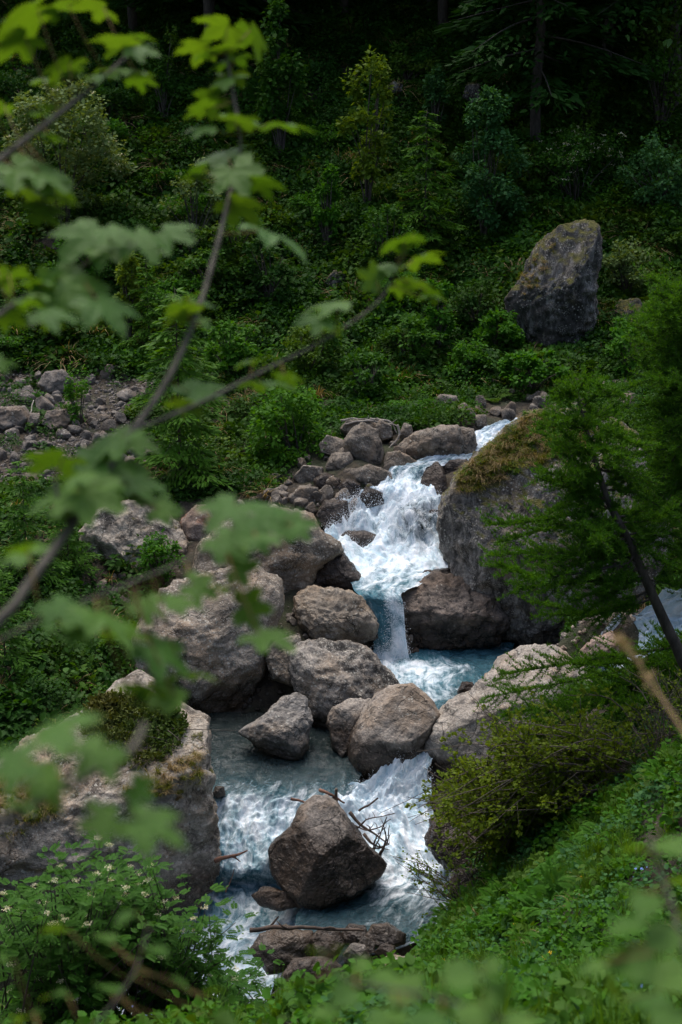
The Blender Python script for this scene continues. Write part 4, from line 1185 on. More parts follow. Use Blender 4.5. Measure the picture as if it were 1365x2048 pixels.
for k in range(40):
    f = .36 + .62 * (k + rng.random()) / 40
    x0, y0 = proj(T2[int(f * 39)])
    L = (60 + 300 * (1 - f) ** .8) * rng.uniform(.6, 1.05)
    sd = -1 if rng.random() < .8 else 1
    br.append(branch_to(T2, f, x0 + sd * L, y0 - L * rng.uniform(-.45, .45), rng.normal(0, L * .004)))
for tx, ty, f in [(975, 1395, .08), (1010, 1430, .07), (1000, 1350, .10), (1080, 1450, .06), (1120, 1400, .09), (1200, 1450, .05), (1060, 1480, .07), (1150, 1330, .12), (1240, 1420, .08)]:
    br.append(branch_to(T2, f, tx, ty, rng.normal(-1.0, .4), .05))
for k in range(16):
    br.append(branch_to(T2, rng.uniform(.35, .95), rng.uniform(1230, 1365), rng.uniform(620, 1180), rng.normal(0, .6), .05))
near_larch('larch_tree', 'dense bright larch cut off by the right edge', T2, np.linspace(.10, .012, 40), br)

# ------------------------------------------------------------------ twiggy shrub on the right bank
def twig_shrub(name, label, roots, targets, n, s, mat, stem, nside=5, spread=.28, lf=16, arch=.25):
    base = np.mean(roots, 0)
    o = thing(name, label, 'shrub', base)
    wood, P, D = [], [], []
    for k in range(n):
        r_ = roots[rng.integers(len(roots))] + rng.normal(0, .12, 3) * (1, 1, .2)
        e = targets[rng.integers(len(targets))] + rng.normal(0, spread, 3)
        L = np.linalg.norm(e - r_)
        cur = spline([r_, r_ + (e - r_) * .45 + np.array([0, 0, arch * L * rng.uniform(.2, 1)]) + rng.normal(0, .06 * L, 3), e], 10)
        wood.append(tube(cur, np.linspace(stem, .003, 10), 5))
        for j in range(nside):
            f = rng.uniform(.3, .98)
            i = int(f * 8)
            p0 = cur[i]
            d = unit(cur[i + 1] - cur[i]) + rng.normal(0, .55, 3) + (0, 0, .25)
            l = rng.uniform(.15, .45) * (1.2 - f * .5)
            p1 = p0 + unit(d) * l
            tw = spline([p0, .5 * (p0 + p1) + rng.normal(0, .03, 3), p1], 5)
            wood.append(tube(tw, np.linspace(.004, .0015, 5), 3))
            t_ = rng.random(lf) ** .7
            P.append(np.array([np.interp(t_, np.linspace(0, 1, 5), tw[:, c]) for c in range(3)]).T + rng.normal(0, .012, (lf, 3)))
            D.append(np.repeat(unit(p1 - p0)[None], lf, 0) + rng.normal(0, .7, (lf, 3)))
    P, D = np.concatenate(P), np.concatenate(D)
    link('stem', make_mesh('stem', *join([(V - base, T) for V, T in wood]), M_TWIG), o)
    link('crown', leafy(OVAL, P - base, D, rng.normal(0, .5, P.shape) + (0, 0, 1), s * rng.uniform(.6, 1.3, len(P)), mat, 'crown'), o)
    return o
tg = [at(rng.uniform(a, b), rng.uniform(c, d), rng.uniform(13.6, 15.6)) for a, b, c, d, m in [(850, 950, 1530, 1660, 12), (900, 1060, 1440, 1600, 16), (1000, 1250, 1480, 1640, 16), (1000, 1150, 1420, 1520, 8), (1200, 1365, 1420, 1560, 12), (860, 1000, 1600, 1720, 8)] for k in range(m)]
rt = [at_ground(a, 1700, Y) for a, Y in ((1060, 14.8), (1130, 14.5), (1200, 14.2), (1280, 14.0), (1000, 15.0))]
twig_shrub('shrub', 'wide twiggy shrub with small yellow-green leaves leaning over the stream', rt, tg, 210, .044, M_WILLOW, .012, 9, .22, 17)
tg = [at(rng.uniform(a, b), rng.uniform(c, d), 14.9) for a, b, c, d in [(790, 860, 1640, 1720), (775, 850, 1700, 1770), (800, 900, 1740, 1830), (820, 900, 1680, 1760)] for k in range(4)]
twig_shrub('sapling', 'sparse twigs with few leaves hanging over the white water', [at_ground(950, 1800, 14.6)], tg, 15, .034, M_YELLEAF, .007, 5, .08, 8, .12)
tg = [at(rng.uniform(1250, 1390), rng.uniform(1380, 1520), rng.uniform(13.2, 14.6)) for k in range(20)]
twig_shrub('shrub', 'nearly bare brown twigs under the right larch', [at_ground(1330, 1560, 13.6), at_ground(1400, 1500, 13.8)], tg, 60, .03, M_WILLOW, .008, 5, .2, 4)

# ------------------------------------------------------------------ rowan bushes at bottom left
def rowan(label, base, targets, nst, nleaf, flowers):
    o = thing('rowan_shrub', label, 'shrub', base)
    wood, P, D, N, S, FP = [], [], [], [], [], []
    for k in range(nst):
        e = targets[k % len(targets)] + rng.normal(0, .07, 3)
        r_ = base + rng.normal(0, .25, 3) * (1, 1, 0) - (0, 0, .1)
        L = np.linalg.norm(e - r_)
        cur = spline([r_, r_ + (e - r_) * .5 + rng.normal(0, .05, 3), e], 12)
        wood.append(tube(cur, np.linspace(.012, .003, 12), 5))
        for j in range(nleaf):
            f = 1 - .62 * rng.random() ** 1.3
            p0 = cur[min(11, int(f * 11.99))]
            a = rng.uniform(0, 6.28)
            d = unit(np.array([math.cos(a), math.sin(a), rng.uniform(.0, .7)]))
            l = rng.uniform(.085, .14)
            side = unit(np.cross(d, (0, 0, 1)))
            up = np.cross(side, d)
            p0 = p0 + d * rng.uniform(0, .12)
            npair = 6
            for q in range(npair):
                t_ = .25 + .7 * q / npair
                pt = p0 + d * l * t_ + np.array([0, 0, -l * .35 * t_ * t_])
                for sg in (-1, 1):
                    P.append(pt), D.append(side * sg + d * .55 + np.array([0, 0, -.12])), N.append(up), S.append(l * .33 * (1 - .25 * abs(t_ - .5)))
            pt = p0 + d * l + np.array([0, 0, -l * .35])
            P.append(pt), D.append(d), N.append(up), S.append(l * .33)
        if k < flowers:
            FP.append(e + (0, 0, .03))
    tpl = (OVAL[0] * (.62, 1, 1), OVAL[1])
    P = np.array(P)
    link('stem', make_mesh('stem', *join([(V - base, T) for V, T in wood]), M_BARK), o)
    nl = nst * nleaf
    V, T = stamp(tpl[0], tpl[1], P - base, frames(np.array(D), np.array(N)), np.array(S))
    link('crown', make_mesh('crown', V, T, M_ROWAN, False, {'lv': np.repeat(rng.random(nl), len(P) // nl * 7)}), o)
    if FP:
        for fp in FP:
            q = fp - base + rng.normal(0, .017, (44, 3)).clip(-.032, .032) * (1, 1, .28)
            link('flower_cluster', leafy(DIAMOND, q, rdir(44, .3), rdir(44, 2), .012, M_FLOWER, 'flower_cluster'), o)
    return o
def tgt(n, boxes, y0, y1):
    return [at(rng.uniform(a, b), rng.uniform(c, d), rng.uniform(y0, y1)) for a, b, c, d in boxes for k in range(n)]
rowan('rowan bush with cream flower clusters filling the bottom left corner', at_ground(120, 2140, 10.2), tgt(14, [(0, 120, 1760, 1900), (100, 240, 1730, 1880), (-20, 180, 1860, 2048), (120, 300, 1800, 1960)], 9.3, 10.4), 110, 18, 40)
rowan('rowan bush with scattered flowers in front of the left boulder', at_ground(300, 2140, 10.6), tgt(12, [(130, 330, 1690, 1800), (250, 400, 1780, 1900), (280, 460, 1840, 2000), (60, 260, 1720, 1840)], 9.8, 10.8), 96, 17, 26)
rowan('lower rowan bush in front of the foaming channel', at_ground(430, 2130, 11.0), tgt(10, [(330, 480, 1880, 2030), (420, 540, 1920, 2048), (250, 420, 1960, 2060)], 10.2, 11.0), 46, 16, 8)
rowan('small rowan shoot between the bottom rocks', at_ground(600, 2100, 11.6), tgt(4, [(560, 660, 1930, 2030), (640, 700, 1960, 2040)], 11.2, 11.8), 18, 10, 2)

# ------------------------------------------------------------------ plants on the boulders
def on_rock(key, poly, n, nzmin=.35, jitter=.0):
    V = ROCKV[key]
    px, py = proj(V)
    pl = np.array(poly, float)
    ins = np.zeros(len(V), bool)
    for (x1, y1), (x2, y2) in zip(pl, np.roll(pl, -1, 0)):
        c = ((y1 > py) != (y2 > py)) & (px < (x2 - x1) * (py - y1) / (y2 - y1 + 1e-9) + x1)
        ins ^= c
    ce = V.mean(0)
    ins &= (V - ce) @ unit(CAM - ce) > -.25
    k = np.where(ins)[0]
    return V[rng.choice(k, n)] + rng.normal(0, .03, (n, 3)) * (1, 1, 0)
P = on_rock('big', [(905, 985), (930, 945), (965, 910), (1030, 850), (1060, 828), (1130, 835), (1180, 850), (1180, 905), (1110, 915), (1060, 935), (1020, 950), (985, 958), (960, 975)], 1500)
scatter('boulder_grass', 'yellow-green moss and grass growing on top of the overhanging boulder', 'grass', P - (0, 0, .03), rng.choice([0, 0, 1, 2, 3], len(P)), rng.uniform(.5, 1.1, len(P)),
        [grass(40, .10, .15, M_MOSSGRASS, .8, .008), grass(40, .10, .16, M_GRASS, .8, .008), herb(60, .12, .07, .03, M_MOSSGRASS), grass(40, .08, .22, M_STRAW, 1.1, .007)])
P = on_rock('left', [(-20, 1560), (60, 1520), (120, 1560), (110, 1640), (0, 1680), (-40, 1650)], 260)
P = np.concatenate([P, on_rock('left', [(330, 1530), (400, 1500), (410, 1560), (350, 1600), (250, 1580)], 90), on_rock('far', [(1040, 560), (1110, 460), (1130, 500), (1090, 560), (1050, 600)], 60)])
scatter('dry_turf', 'tufts of dry and green grass on the left boulder', 'grass', P - (0, 0, .02), rng.integers(0, 2, len(P)), rng.uniform(.5, 1.1, len(P)), [grass(30, .08, .18, M_STRAW, .9, .008), grass(30, .08, .16, M_MOSSGRASS, .8, .008)])
P = on_rock('left', [(165, 1450), (185, 1410), (245, 1392), (300, 1395), (350, 1420), (372, 1450), (360, 1500), (300, 1540), (230, 1540), (180, 1500)], 5200)
h_ = .10 * (1 + .8 * fbm(P * 4, 2))
P = P + np.c_[np.zeros(len(P)), np.zeros(len(P)), np.abs(h_) * rng.random(len(P)) ** .6]
base = P.mean(0) - (0, 0, .1)
o = thing('juniper_shrub', 'dark green creeping juniper mat on the left boulder', 'shrub', base)
V, T = stamp(SPRAY[0] * (1.4, 1, 1), SPRAY[1], P - base, frames(rdir(len(P), .7), rdir(len(P), 1.2)), rng.uniform(.05, .10, len(P)))
link('crown', make_mesh('crown', V, T, M_JUNIPER, False, {'lv': per_leaf(len(P), 6)}), o)
link('stem', make_mesh('stem', *join([tube(spline([(0, 0, -.05), (rng.normal(0, .25), rng.normal(0, .15), .05), (rng.normal(0, .6), rng.normal(0, .3), .06)], 6), np.linspace(.015, .004, 6), 5) for k in range(8)]), M_BARK), o)

# ------------------------------------------------------------------ driftwood
def stick(label, pts, r0, r1, mat, name='driftwood_branch', stubs=(), group=None):
    W = np.array([at(*q) for q in pts])
    base = W[0].copy()
    C = spline(W - base, 22)
    L = np.linalg.norm(C[-1])
    C = C + np.c_[fbm(C * 3 / max(L, .3) + 3, 2), fbm(C * 3 / max(L, .3) + 13, 2), fbm(C * 3 / max(L, .3) + 23, 2)] * .03 * L
    tb = [tube(C, np.linspace(r0, r1, 22) * (1 + .35 * rng.normal(size=22).cumsum() / 8), 7)]
    for f, dx, dy, dz in stubs:
        i = int(f * 21)
        tb.append(tube(spline([C[i], C[i] + np.array([dx, dy, dz]) * .5 + rng.normal(0, .02, 3), C[i] + (dx, dy, dz)], 6), np.linspace(r0 * .55, r0 * .15, 6), 5))
    return tag(link(name, make_mesh(name, *join(tb), mat), None, base), label, 'driftwood', group)
stick('dark driftwood log lying across the rocks at the bottom', [(500, 1862, 14.15), (560, 1857, 14.15), (620, 1856, 14.1), (730, 1862, 14.1)], .030, .014, M_DRIFTDARK, 'driftwood_log', [(.25, .10, .02, .13), (.45, -.12, 0, .10), (.8, .2, 0, -.03)])
stick('reddish broken branch sticking out of the left boulder foot', [(432, 1722, 16.0), (465, 1712, 15.9), (497, 1702, 15.85)], .035, .014, M_DRIFTRED, stubs=[(.5, .12, -.03, -.06), (.3, .1, 0, .02)])
stick('thin twig poking up from the left channel', [(452, 1785, 15.6), (462, 1762, 15.6), (470, 1738, 15.6)], .010, .006, M_DRIFTRED)
stick('red-brown branch behind the pyramid boulder', [(582, 1598, 17.2), (605, 1602, 17.2), (640, 1612, 17.1)], .022, .014, M_DRIFTRED)
stick('brown branch leaning over the top of the pyramid boulder', [(640, 1580, 17.0), (660, 1588, 16.9), (690, 1606, 16.9)], .024, .016, M_DRIFTRED)
stick('dark stump end beside the top of the pyramid boulder', [(672, 1620, 16.9), (672, 1600, 16.9), (673, 1578, 16.9)], .045, .022, M_DRIFTDARK)
stick('straight dark stick pointing up out of the white water', [(718, 1622, 16.8), (738, 1610, 16.8), (756, 1597, 16.8)], .014, .010, M_DRIFTDARK)
for k, (p_, lb) in enumerate([([(700, 1680, 16.7), (735, 1640, 16.6), (790, 1628, 16.6)], 'arching twig of the driftwood jam'), ([(690, 1640, 16.7), (740, 1660, 16.6), (782, 1640, 16.5)], 'bent dark branch in the driftwood jam'),
                           ([(750, 1700, 16.5), (765, 1660, 16.5), (775, 1635, 16.5)], 'upright root in the driftwood jam'), ([(735, 1700, 16.5), (772, 1690, 16.5), (780, 1650, 16.5)], 'curled root at the right of the driftwood jam'), ([(742, 1712, 16.5), (752, 1680, 16.4), (772, 1655, 16.4)], 'thick torn root in the driftwood jam'), ([(760, 1715, 16.45), (772, 1680, 16.4), (768, 1648, 16.4)], 'broken upright root stub in the driftwood jam'), ([(728, 1668, 16.5), (750, 1690, 16.4), (780, 1700, 16.4)], 'low dark root crossing the driftwood jam'), ([(700, 1625, 16.8), (725, 1650, 16.7), (780, 1690, 16.5)], 'long crossing stick of the driftwood jam')]):
    stick(lb + ' right of the pyramid boulder', p_, .024 if k > 4 else .014 if k % 2 else .010, .006, M_DRIFTDARK, stubs=[(.5, .06, 0, .10), (.7, -.05, .02, .08)])
for k, (p_, lb) in enumerate([([(682, 842, 28.0), (720, 838, 28.0), (790, 846, 27.9)], 'longest grey stick of the driftwood pile'), ([(690, 850, 27.9), (740, 842, 27.9), (800, 852, 27.8)], 'lower grey stick of the driftwood pile'),
                          ([(740, 838, 28.0), (780, 844, 27.9), (796, 868, 27.8)], 'grey stick bending down from the driftwood pile'), ([(795, 850, 27.7), (798, 875, 27.6), (770, 905, 27.4)], 'grey stick hanging between the dam rocks')]):
    stick(lb, p_, .028, .012, M_GREYWOOD, stubs=[(.6, .1, 0, .08)])
stick('bleached dead branch lying on the scree', [(50, 862, 29.6), (60, 830, 29.9), (68, 802, 30.4)], .02, .01, M_GREYWOOD, 'dead_branch')
stick('fallen pole below the cliff-like boulder', [(1068, 728, 33.4), (1090, 760, 32.6), (1112, 795, 31.8)], .035, .02, M_GREYWOOD, 'dead_branch')
stick('second fallen pole leaning beside the first', [(1080, 735, 33.3), (1098, 765, 32.6), (1122, 800, 31.8)], .025, .015, M_DRIFT, 'dead_branch')
stick('thin pale branch in the undergrowth above the rapid', [(955, 730, 32.8), (975, 745, 32.5), (992, 785, 32.2)], .015, .008, M_GREYWOOD, 'dead_branch')
stick('brown stick lying in the plants of the near bank', [(878, 1895, 13.0), (915, 1876, 13.0), (960, 1850, 13.0)], .02, .012, M_DRIFT, 'dead_branch')

# ------------------------------------------------------------------ spray
t = NT('spray')
M_SPRAY = t.done(t.bsdf((.80, .85, .90), .3, None, Specular_IOR_Level=.5))
OCT = (np.array([(.24, 0, -.14), (-.24, 0, -.14), (0, 0, .26), (0, .8, 0), (0, -.5, 0)]), np.array([(0, 2, 3), (2, 1, 3), (1, 0, 3), (2, 0, 4), (1, 2, 4), (0, 1, 4)]))
SP, SD, SS = [], [], []
def spray(key, boxes):
    V = WS[key]
    px, py = proj(V)
    for x0, x1, y0, y1, n, hgt, size in boxes:
        k = np.where((px > x0) & (px < x1) & (py > y0) & (py < y1))[0]
        if not len(k):
            continue
        q = V[rng.choice(k, n)]
        e = rng.exponential(1, n)
        SP.append(q + np.c_[rng.normal(0, .04, n), rng.normal(-.05, .05, n), hgt * e])
        SD.append(np.c_[rng.normal(0, .6, n), rng.normal(-.4, .3, n), rng.normal(.4, .8, n)])
        SS.append(size * rng.uniform(.35, 1.2, n) / (1 + .5 * e))
spray('main', [(650, 720, 990, 1065, 3200, .10, .030), (700, 800, 985, 1060, 3000, .06, .028), (780, 892, 985, 1110, 5500, .045, .028), (690, 790, 1060, 1110, 1800, .05, .02), (760, 850, 940, 985, 700, .04, .018), (748, 830, 1285, 1330, 1500, .07, .022), (770, 815, 1200, 1310, 1500, .025, .022), (950, 1040, 845, 895, 500, .03, .02)])
spray('pool', [(690, 862, 1545, 1600, 2600, .05, .018), (790, 866, 1525, 1600, 1600, .09, .020), (690, 870, 1600, 1680, 1600, .035, .011), (740, 930, 1690, 1760, 700, .02, .01)])
spray('left', [(410, 640, 1595, 1640, 700, .02, .010), (410, 600, 1730, 1800, 500, .025, .010)])
spray('side', [(1200, 1400, 1230, 1310, 500, .03, .018)])
SP, SD, SS = map(np.concatenate, (SP, SD, SS))
V, T = stamp(OCT[0], OCT[1], SP, frames(SD, rdir(len(SP))), SS)
o = link('water_spray', make_mesh('water_spray', V, T, M_SPRAY, False))
kind(tag(o, 'white droplets thrown up by the cascade and rapids', 'spray'), 'stuff')

# ------------------------------------------------------------------ yellow flowers of the near bank
yf = leafy(DIAMOND, rng.normal(0, .012, (14, 3)) + (0, 0, .30), np.c_[np.cos(np.arange(14) * .9), np.sin(np.arange(14) * .9), np.full(14, .5)], rdir(14, 2), .022, M_YFLOWER, 'petals')
ys = make_mesh('flower_stem', *tube(np.array([(0, 0, -.02), (.01, 0, .15), (0, 0, .30)]), .003, 4), M_GRASS)
for a, b in [(1025, 1828), (1030, 1845), (888, 1915), (1098, 1905), (1088, 1915), (790, 1945), (1160, 1752), (840, 1995)]:
    o = thing('flower', 'yellow flower on a thin stem among the near bank herbs', 'flower', hit(a, b + 40, 7, 16), rng.uniform(0, 6), 'yellow flowers of the near bank', (.62, .62, .62))
    link('petals', yf, o)
    link('flower_stem', ys, o)

# ------------------------------------------------------------------ out-of-focus foreground: sycamore maple at left
def maple_leaf(sd):
    r = np.random.default_rng(sd)
    n = 73
    ph = np.linspace(-165, 165, n)
    L = np.zeros(n)
    for c, a, w in ((0, 1.0, 30), (56, .92, 29), (-56, .92, 29), (112, .70, 30), (-112, .70, 30)):
        L = np.maximum(L, a * np.exp(-np.abs((ph - c) / w) ** 1.7 * .75))
    L = np.maximum(L, .55) * np.clip((172 - abs(ph)) / 30, .25, 1)
    L = L * (1 + .06 * np.sin(np.radians(ph) * 26 + r.uniform(0, 6)) + r.normal(0, .02, n))
    x, y = np.sin(np.radians(ph)) * L, np.cos(np.radians(ph)) * L
    O = np.c_[x, y]
    rings = [np.zeros((1, 2))]
    Vs, Ts = [(0, 0)], []
    fr = (.35, .7, 1.0)
    for f in fr:
        Vs += [tuple(q) for q in O * f]
    Vs = np.array(Vs)
    for k in range(n - 1):
        Ts.append((0, 1 + k + 1, 1 + k))
        for j in range(2):
            a, b = 1 + j * n + k, 1 + (j + 1) * n + k
            Ts += [(a, a + 1, b + 1), (a, b + 1, b)]
    x, y = Vs[:, 0], Vs[:, 1]
    ang = np.degrees(np.arctan2(x, y))
    vein = np.minimum.reduce([abs(ang - c) for c in (0, 52, -52, 108, -108)]) / 26
    rad = np.hypot(x, y)
    z = .10 * rad * np.clip(vein, 0, 1) - .30 * rad ** 2 * r.uniform(.6, 1.4) + .06 * np.sin(3 * x + r.uniform(0, 6)) - .10 * y
    V = np.c_[x, y + .08, z] / 1.5
    return V, np.array(Ts)
t = NT('maple_leaf')
rd = t.n('ShaderNodeObjectInfo').outputs['Random']
tcx = t.n('ShaderNodeTexCoord').outputs['Object']
col = t.mix(rd, (.055, .150, .022), (.095, .200, .030))
col = t.mix(t.math('MULTIPLY', t.step(t.noise(tcx, 4, 4), .4, .65), .35), col, (.075, .15, .03))
back = t.n('ShaderNodeNewGeometry').outputs['Backfacing']
fr_ = t.bsdf(col, .42, t.bump(t.noise(tcx, 9, 4), .3, .05), Specular_IOR_Level=.18)
tr_ = t.n('ShaderNodeBsdfTranslucent', {0: t.mix(1.0, col, (1.75, 1.45, .2), 'MULTIPLY')}).outputs[0]
M_MAPLE = t.done(t.n('ShaderNodeMixShader', {0: .38, 1: fr_, 2: tr_}).outputs[0])
M_MBARK = bark_mat('maple_bark', (.045, .040, .030), (.115, .105, .08), 30)
M_PET = leaf_mat('petiole', (.16, .12, .04), (.20, .10, .05), None, .1)
MLEAF = [make_mesh('leaf', *maple_leaf(k), M_MAPLE) for k in range(5)]
PET = make_mesh('petiole', *tube(np.array([(0, 0, 0), (0, .5, -.03), (0, 1, 0)]), .012, 5), M_PET)
def frame_mat(P, y, z, s):
    y = unit(y)
    z = unit(z - y * (y @ z))
    x = np.cross(y, z)
    M = Matrix(((x[0], y[0], z[0], P[0]), (x[1], y[1], z[1], P[1]), (x[2], y[2], z[2], P[2]), (0, 0, 0, 1)))
    return M @ Matrix.Scale(s, 4)
def pd(px, py, d):               # point at depth d along the view axis
    r_ = ray(px, py)
    return CAM + r_ * (d / float(r_ @ FWD))
def leaf_branch(root, pts, r0, r1, leaves, name='branch', twigs=(), meshes=MLEAF, pet=PET, bark=M_MBARK, extra=.55):
    base = np.array(root.location)
    W = np.array([pd(*q) for q in pts])
    C = spline(W, 60)
    tb = [tube(C - base, np.linspace(r0, r1, 60), 8)]
    allp = C
    for tp in twigs:
        c2 = spline(np.array([pd(*q) for q in tp[0]]), 24)
        tb.append(tube(c2 - base, np.linspace(tp[1], tp[1] * .35, 24), 6))
        allp = np.concatenate([allp, c2])
    b = link(name, make_mesh(name, *join(tb), bark), root)
    ppx, ppy = proj(allp)
    more = [(q[0] + rng.normal(0, .30) * q[2], q[1] + rng.uniform(-.12, .34) * q[2], q[2] * rng.uniform(.6, .85), q[3] if rng.random() < .6 else 'y') for q in leaves if rng.random() < extra]
    for q in list(leaves) + more:
        lx, ly, sz, kd = q[:4]
        i = int(np.argmin(np.hypot(ppx - lx, (ppy - ly - sz * .25))))
        a = allp[i]
        d = float((a - CAM) @ FWD) + (q[4] if len(q) > 4 else rng.normal(0, .06))
        Pl = pd(lx, ly, d)
        s_ = (.84 if d < 1.6 else .92) * sz * d / F
        out = unit(Pl - a + 1e-4)
        tocam = unit(CAM - Pl)
        j = rng.normal(0, .18, 3)
        if kd == 'y':            # seen from below, light comes through
            nrm = unit(-tocam * .42 + np.array([0, 0, .85]) + j)
        elif kd == 'd':
            nrm = unit(-tocam * .75 + np.array([0, 0, -.15]) + j)
        elif kd == 'f':          # facing the viewer
            nrm = unit(tocam * .38 + np.array([0, 0, .85]) + j)
        else:
            nrm = unit(tocam * (.16 if ly < 820 else .22) + np.array([0, 0, .95]) + j)
        dr = unit(out * np.array([1, 1, .3]) + np.array([.5 * np.sign(lx - ppx[i] + .1), 0, -.18]) + rng.normal(0, .25, 3))
        yv = unit(dr - nrm * (dr @ nrm))
        lb = Pl - yv * s_ * .28
        lo = link('leaf', meshes[int(rng.integers(len(meshes)))], b)
        lo.matrix_local = Matrix.Translation(-Vector(base)) @ frame_mat(lb, yv, nrm, s_)
        pl = np.linalg.norm(lb - a)
        po = link('petiole', pet, lo)
        sc = max(.004, pl)
        M = frame_mat(a, lb - a + 1e-5, np.array([0, 0, 1.]) + 1e-3, 1) @ Matrix.Diagonal((.0012 / .012, sc, .0012 / .012, 1))
        po.matrix_local = frame_mat(lb, yv, nrm, s_).inverted() @ M
    return b
tb_ = np.array([-1.75, 1.55, ground(-1.75, 1.55)[0]])
mp = thing('maple_tree', 'sycamore maple with blurred lobed leaves close in front at left', 'tree', tb_)
tkp = [tb_ - (0, 0, .2), tb_ + (.05, .0, .8), tb_ + (.02, .05, 1.6), tb_ + (.1, .1, 2.6), tb_ + (.12, .2, 3.6)]
link('trunk', make_mesh('trunk', *tube(spline(np.array(tkp) - tb_, 14), np.linspace(.06, .02, 14), 10), M_MBARK), mp)
leaf_branch(mp, [(-560, 1700, 1.75), (-250, 1450, 1.85), (0, 1240, 1.95), (60, 1165, 2.0), (165, 1020, 2.15), (250, 885, 2.3), (330, 770, 2.4), (390, 640, 2.5), (430, 510, 2.6), (460, 390, 2.7), (482, 290, 2.8), (465, 180, 2.85), (450, 90, 2.9)], .0085, .0026,
    [(440, 58, 110, 'y'), (388, 96, 95, 'y'), (512, 80, 95, 'y'), (455, 122, 100, 'g'), (448, 156, 100, 'g'), (415, 200, 90, 'y'), (487, 232, 120, 'y'), (572, 240, 140, 'y'), (400, 256, 80, 'g'), (440, 305, 125, 'f'), (388, 342, 70, 'y'), (475, 350, 120, 'g'), (535, 366, 95, 'y'), (488, 415, 110, 'y'),
     (565, 468, 165, 'g'), (375, 592, 120, 'g'), (360, 622, 95, 'y'), (412, 645, 50, 'g'), (405, 772, 120, 'g'),
     (100, 918, 140, 'y'), (215, 888, 150, 'g'), (250, 930, 170, 'g'), (115, 985, 150, 'g'), (195, 990, 150, 'g'), (275, 965, 130, 'f'), (330, 1015, 90, 'g'), (285, 885, 90, 'g'), (155, 940, 110, 'y'), (240, 1000, 80, 'd')],
    twigs=[([(165, 1022, 2.15), (135, 1040, 2.12), (118, 1000, 2.1), (110, 960, 2.1)], .006)])
leaf_branch(mp, [(268, 862, 2.32), (400, 806, 2.4), (540, 735, 2.5), (640, 685, 2.6), (750, 610, 2.7), (792, 545, 2.75)], .0038, .002,
    [(650, 610, 115, 'g'), (625, 640, 90, 'g'), (655, 655, 80, 'y'), (790, 488, 90, 'y'), (845, 512, 105, 'g'), (775, 528, 95, 'g'), (842, 562, 80, 'y'), (738, 555, 70, 'd'), (868, 592, 70, 'y'), (815, 480, 70, 'y'), (492, 722, 70, 'g'), (545, 765, 130, 'g'), (580, 755, 70, 'y')], name='side_branch')
leaf_branch(mp, [(-560, 820, 2.1), (-250, 520, 2.3), (0, 320, 2.5), (90, 250, 2.55), (190, 170, 2.65), (285, 85, 2.75)], .008, .003,
    [(40, 32, 150, 'y'), (185, 6, 110, 'y'), (110, 10, 100, 'y'), (225, 72, 120, 'y'), (280, 92, 100, 'g'), (285, 70, 70, 'y'), (120, 138, 110, 'y'), (90, 158, 80, 'g'), (160, 145, 90, 'y'), (250, 135, 120, 'g'), (215, 150, 80, 'g'), (105, 212, 70, 'g'), (0, 215, 60, 'y'), (60, 345, 150, 'g'), (100, 350, 110, 'g'), (75, 385, 140, 'y'), (120, 388, 110, 'y'), (5, 355, 110, 'g'), (110, 270, 60, 'y')])
leaf_branch(mp, [(-560, 1150, 1.9), (-250, 850, 2.1), (-40, 660, 2.2), (60, 590, 2.25), (150, 540, 2.3), (230, 500, 2.35), (330, 478, 2.4)], .005, .002,
    [(165, 478, 150, 'g'), (210, 495, 110, 'g'), (290, 482, 130, 'g'), (350, 465, 110, 'g'), (150, 590, 170, 'f'), (110, 625, 110, 'g'), (100, 572, 80, 'd'), (15, 556, 100, 'g'), (70, 560, 90, 'y'), (55, 600, 90, 'y'), (25, 632, 80, 'y'), (0, 720, 90, 'g'), (235, 505, 60, 'y')])
leaf_branch(mp, [(-500, 1560, 1.6), (-200, 1380, 1.7), (40, 1260, 1.8), (200, 1190, 1.85), (350, 1130, 1.95), (470, 1075, 2.0), (560, 1035, 2.05)], .0024, .0014,
    [(450, 1018, 130, 'g'), (540, 1040, 150, 'g'), (600, 1045, 90, 'g'), (495, 1075, 130, 'g'), (460, 1085, 110, 'g'), (490, 1135, 90, 'd'), (40, 1098, 110, 'g'), (225, 1240, 170, 'g'), (255, 1262, 110, 'y'), (125, 1218, 110, 'g'), (170, 1235, 110, 'g'), (350, 1190, 140, 'g'), (300, 1215, 100, 'g'), (335, 1305, 150, 'g'), (545, 1268, 130, 'y'), (510, 1215, 100, 'd'), (305, 1380, 110, 'y'), (340, 1388, 90, 'd'), (270, 1370, 80, 'y'), (405, 1175, 90, 'g')])
leaf_branch(mp, [(-500, 1760, 1.05), (-200, 1690, 1.15), (0, 1640, 1.25), (100, 1590, 1.3), (250, 1510, 1.38), (290, 1450, 1.42)], .006, .003,
    [(105, 1450, 210, 'f', -.05), (185, 1515, 150, 'f', -.05), (15, 1530, 150, 'f', -.05), (110, 1560, 150, 'g', 0), (60, 1610, 110, 'y', 0), (310, 1648, 180, 'f', 0), (215, 1640, 130, 'g', 0), (285, 1585, 90, 'd', 0)], extra=0)

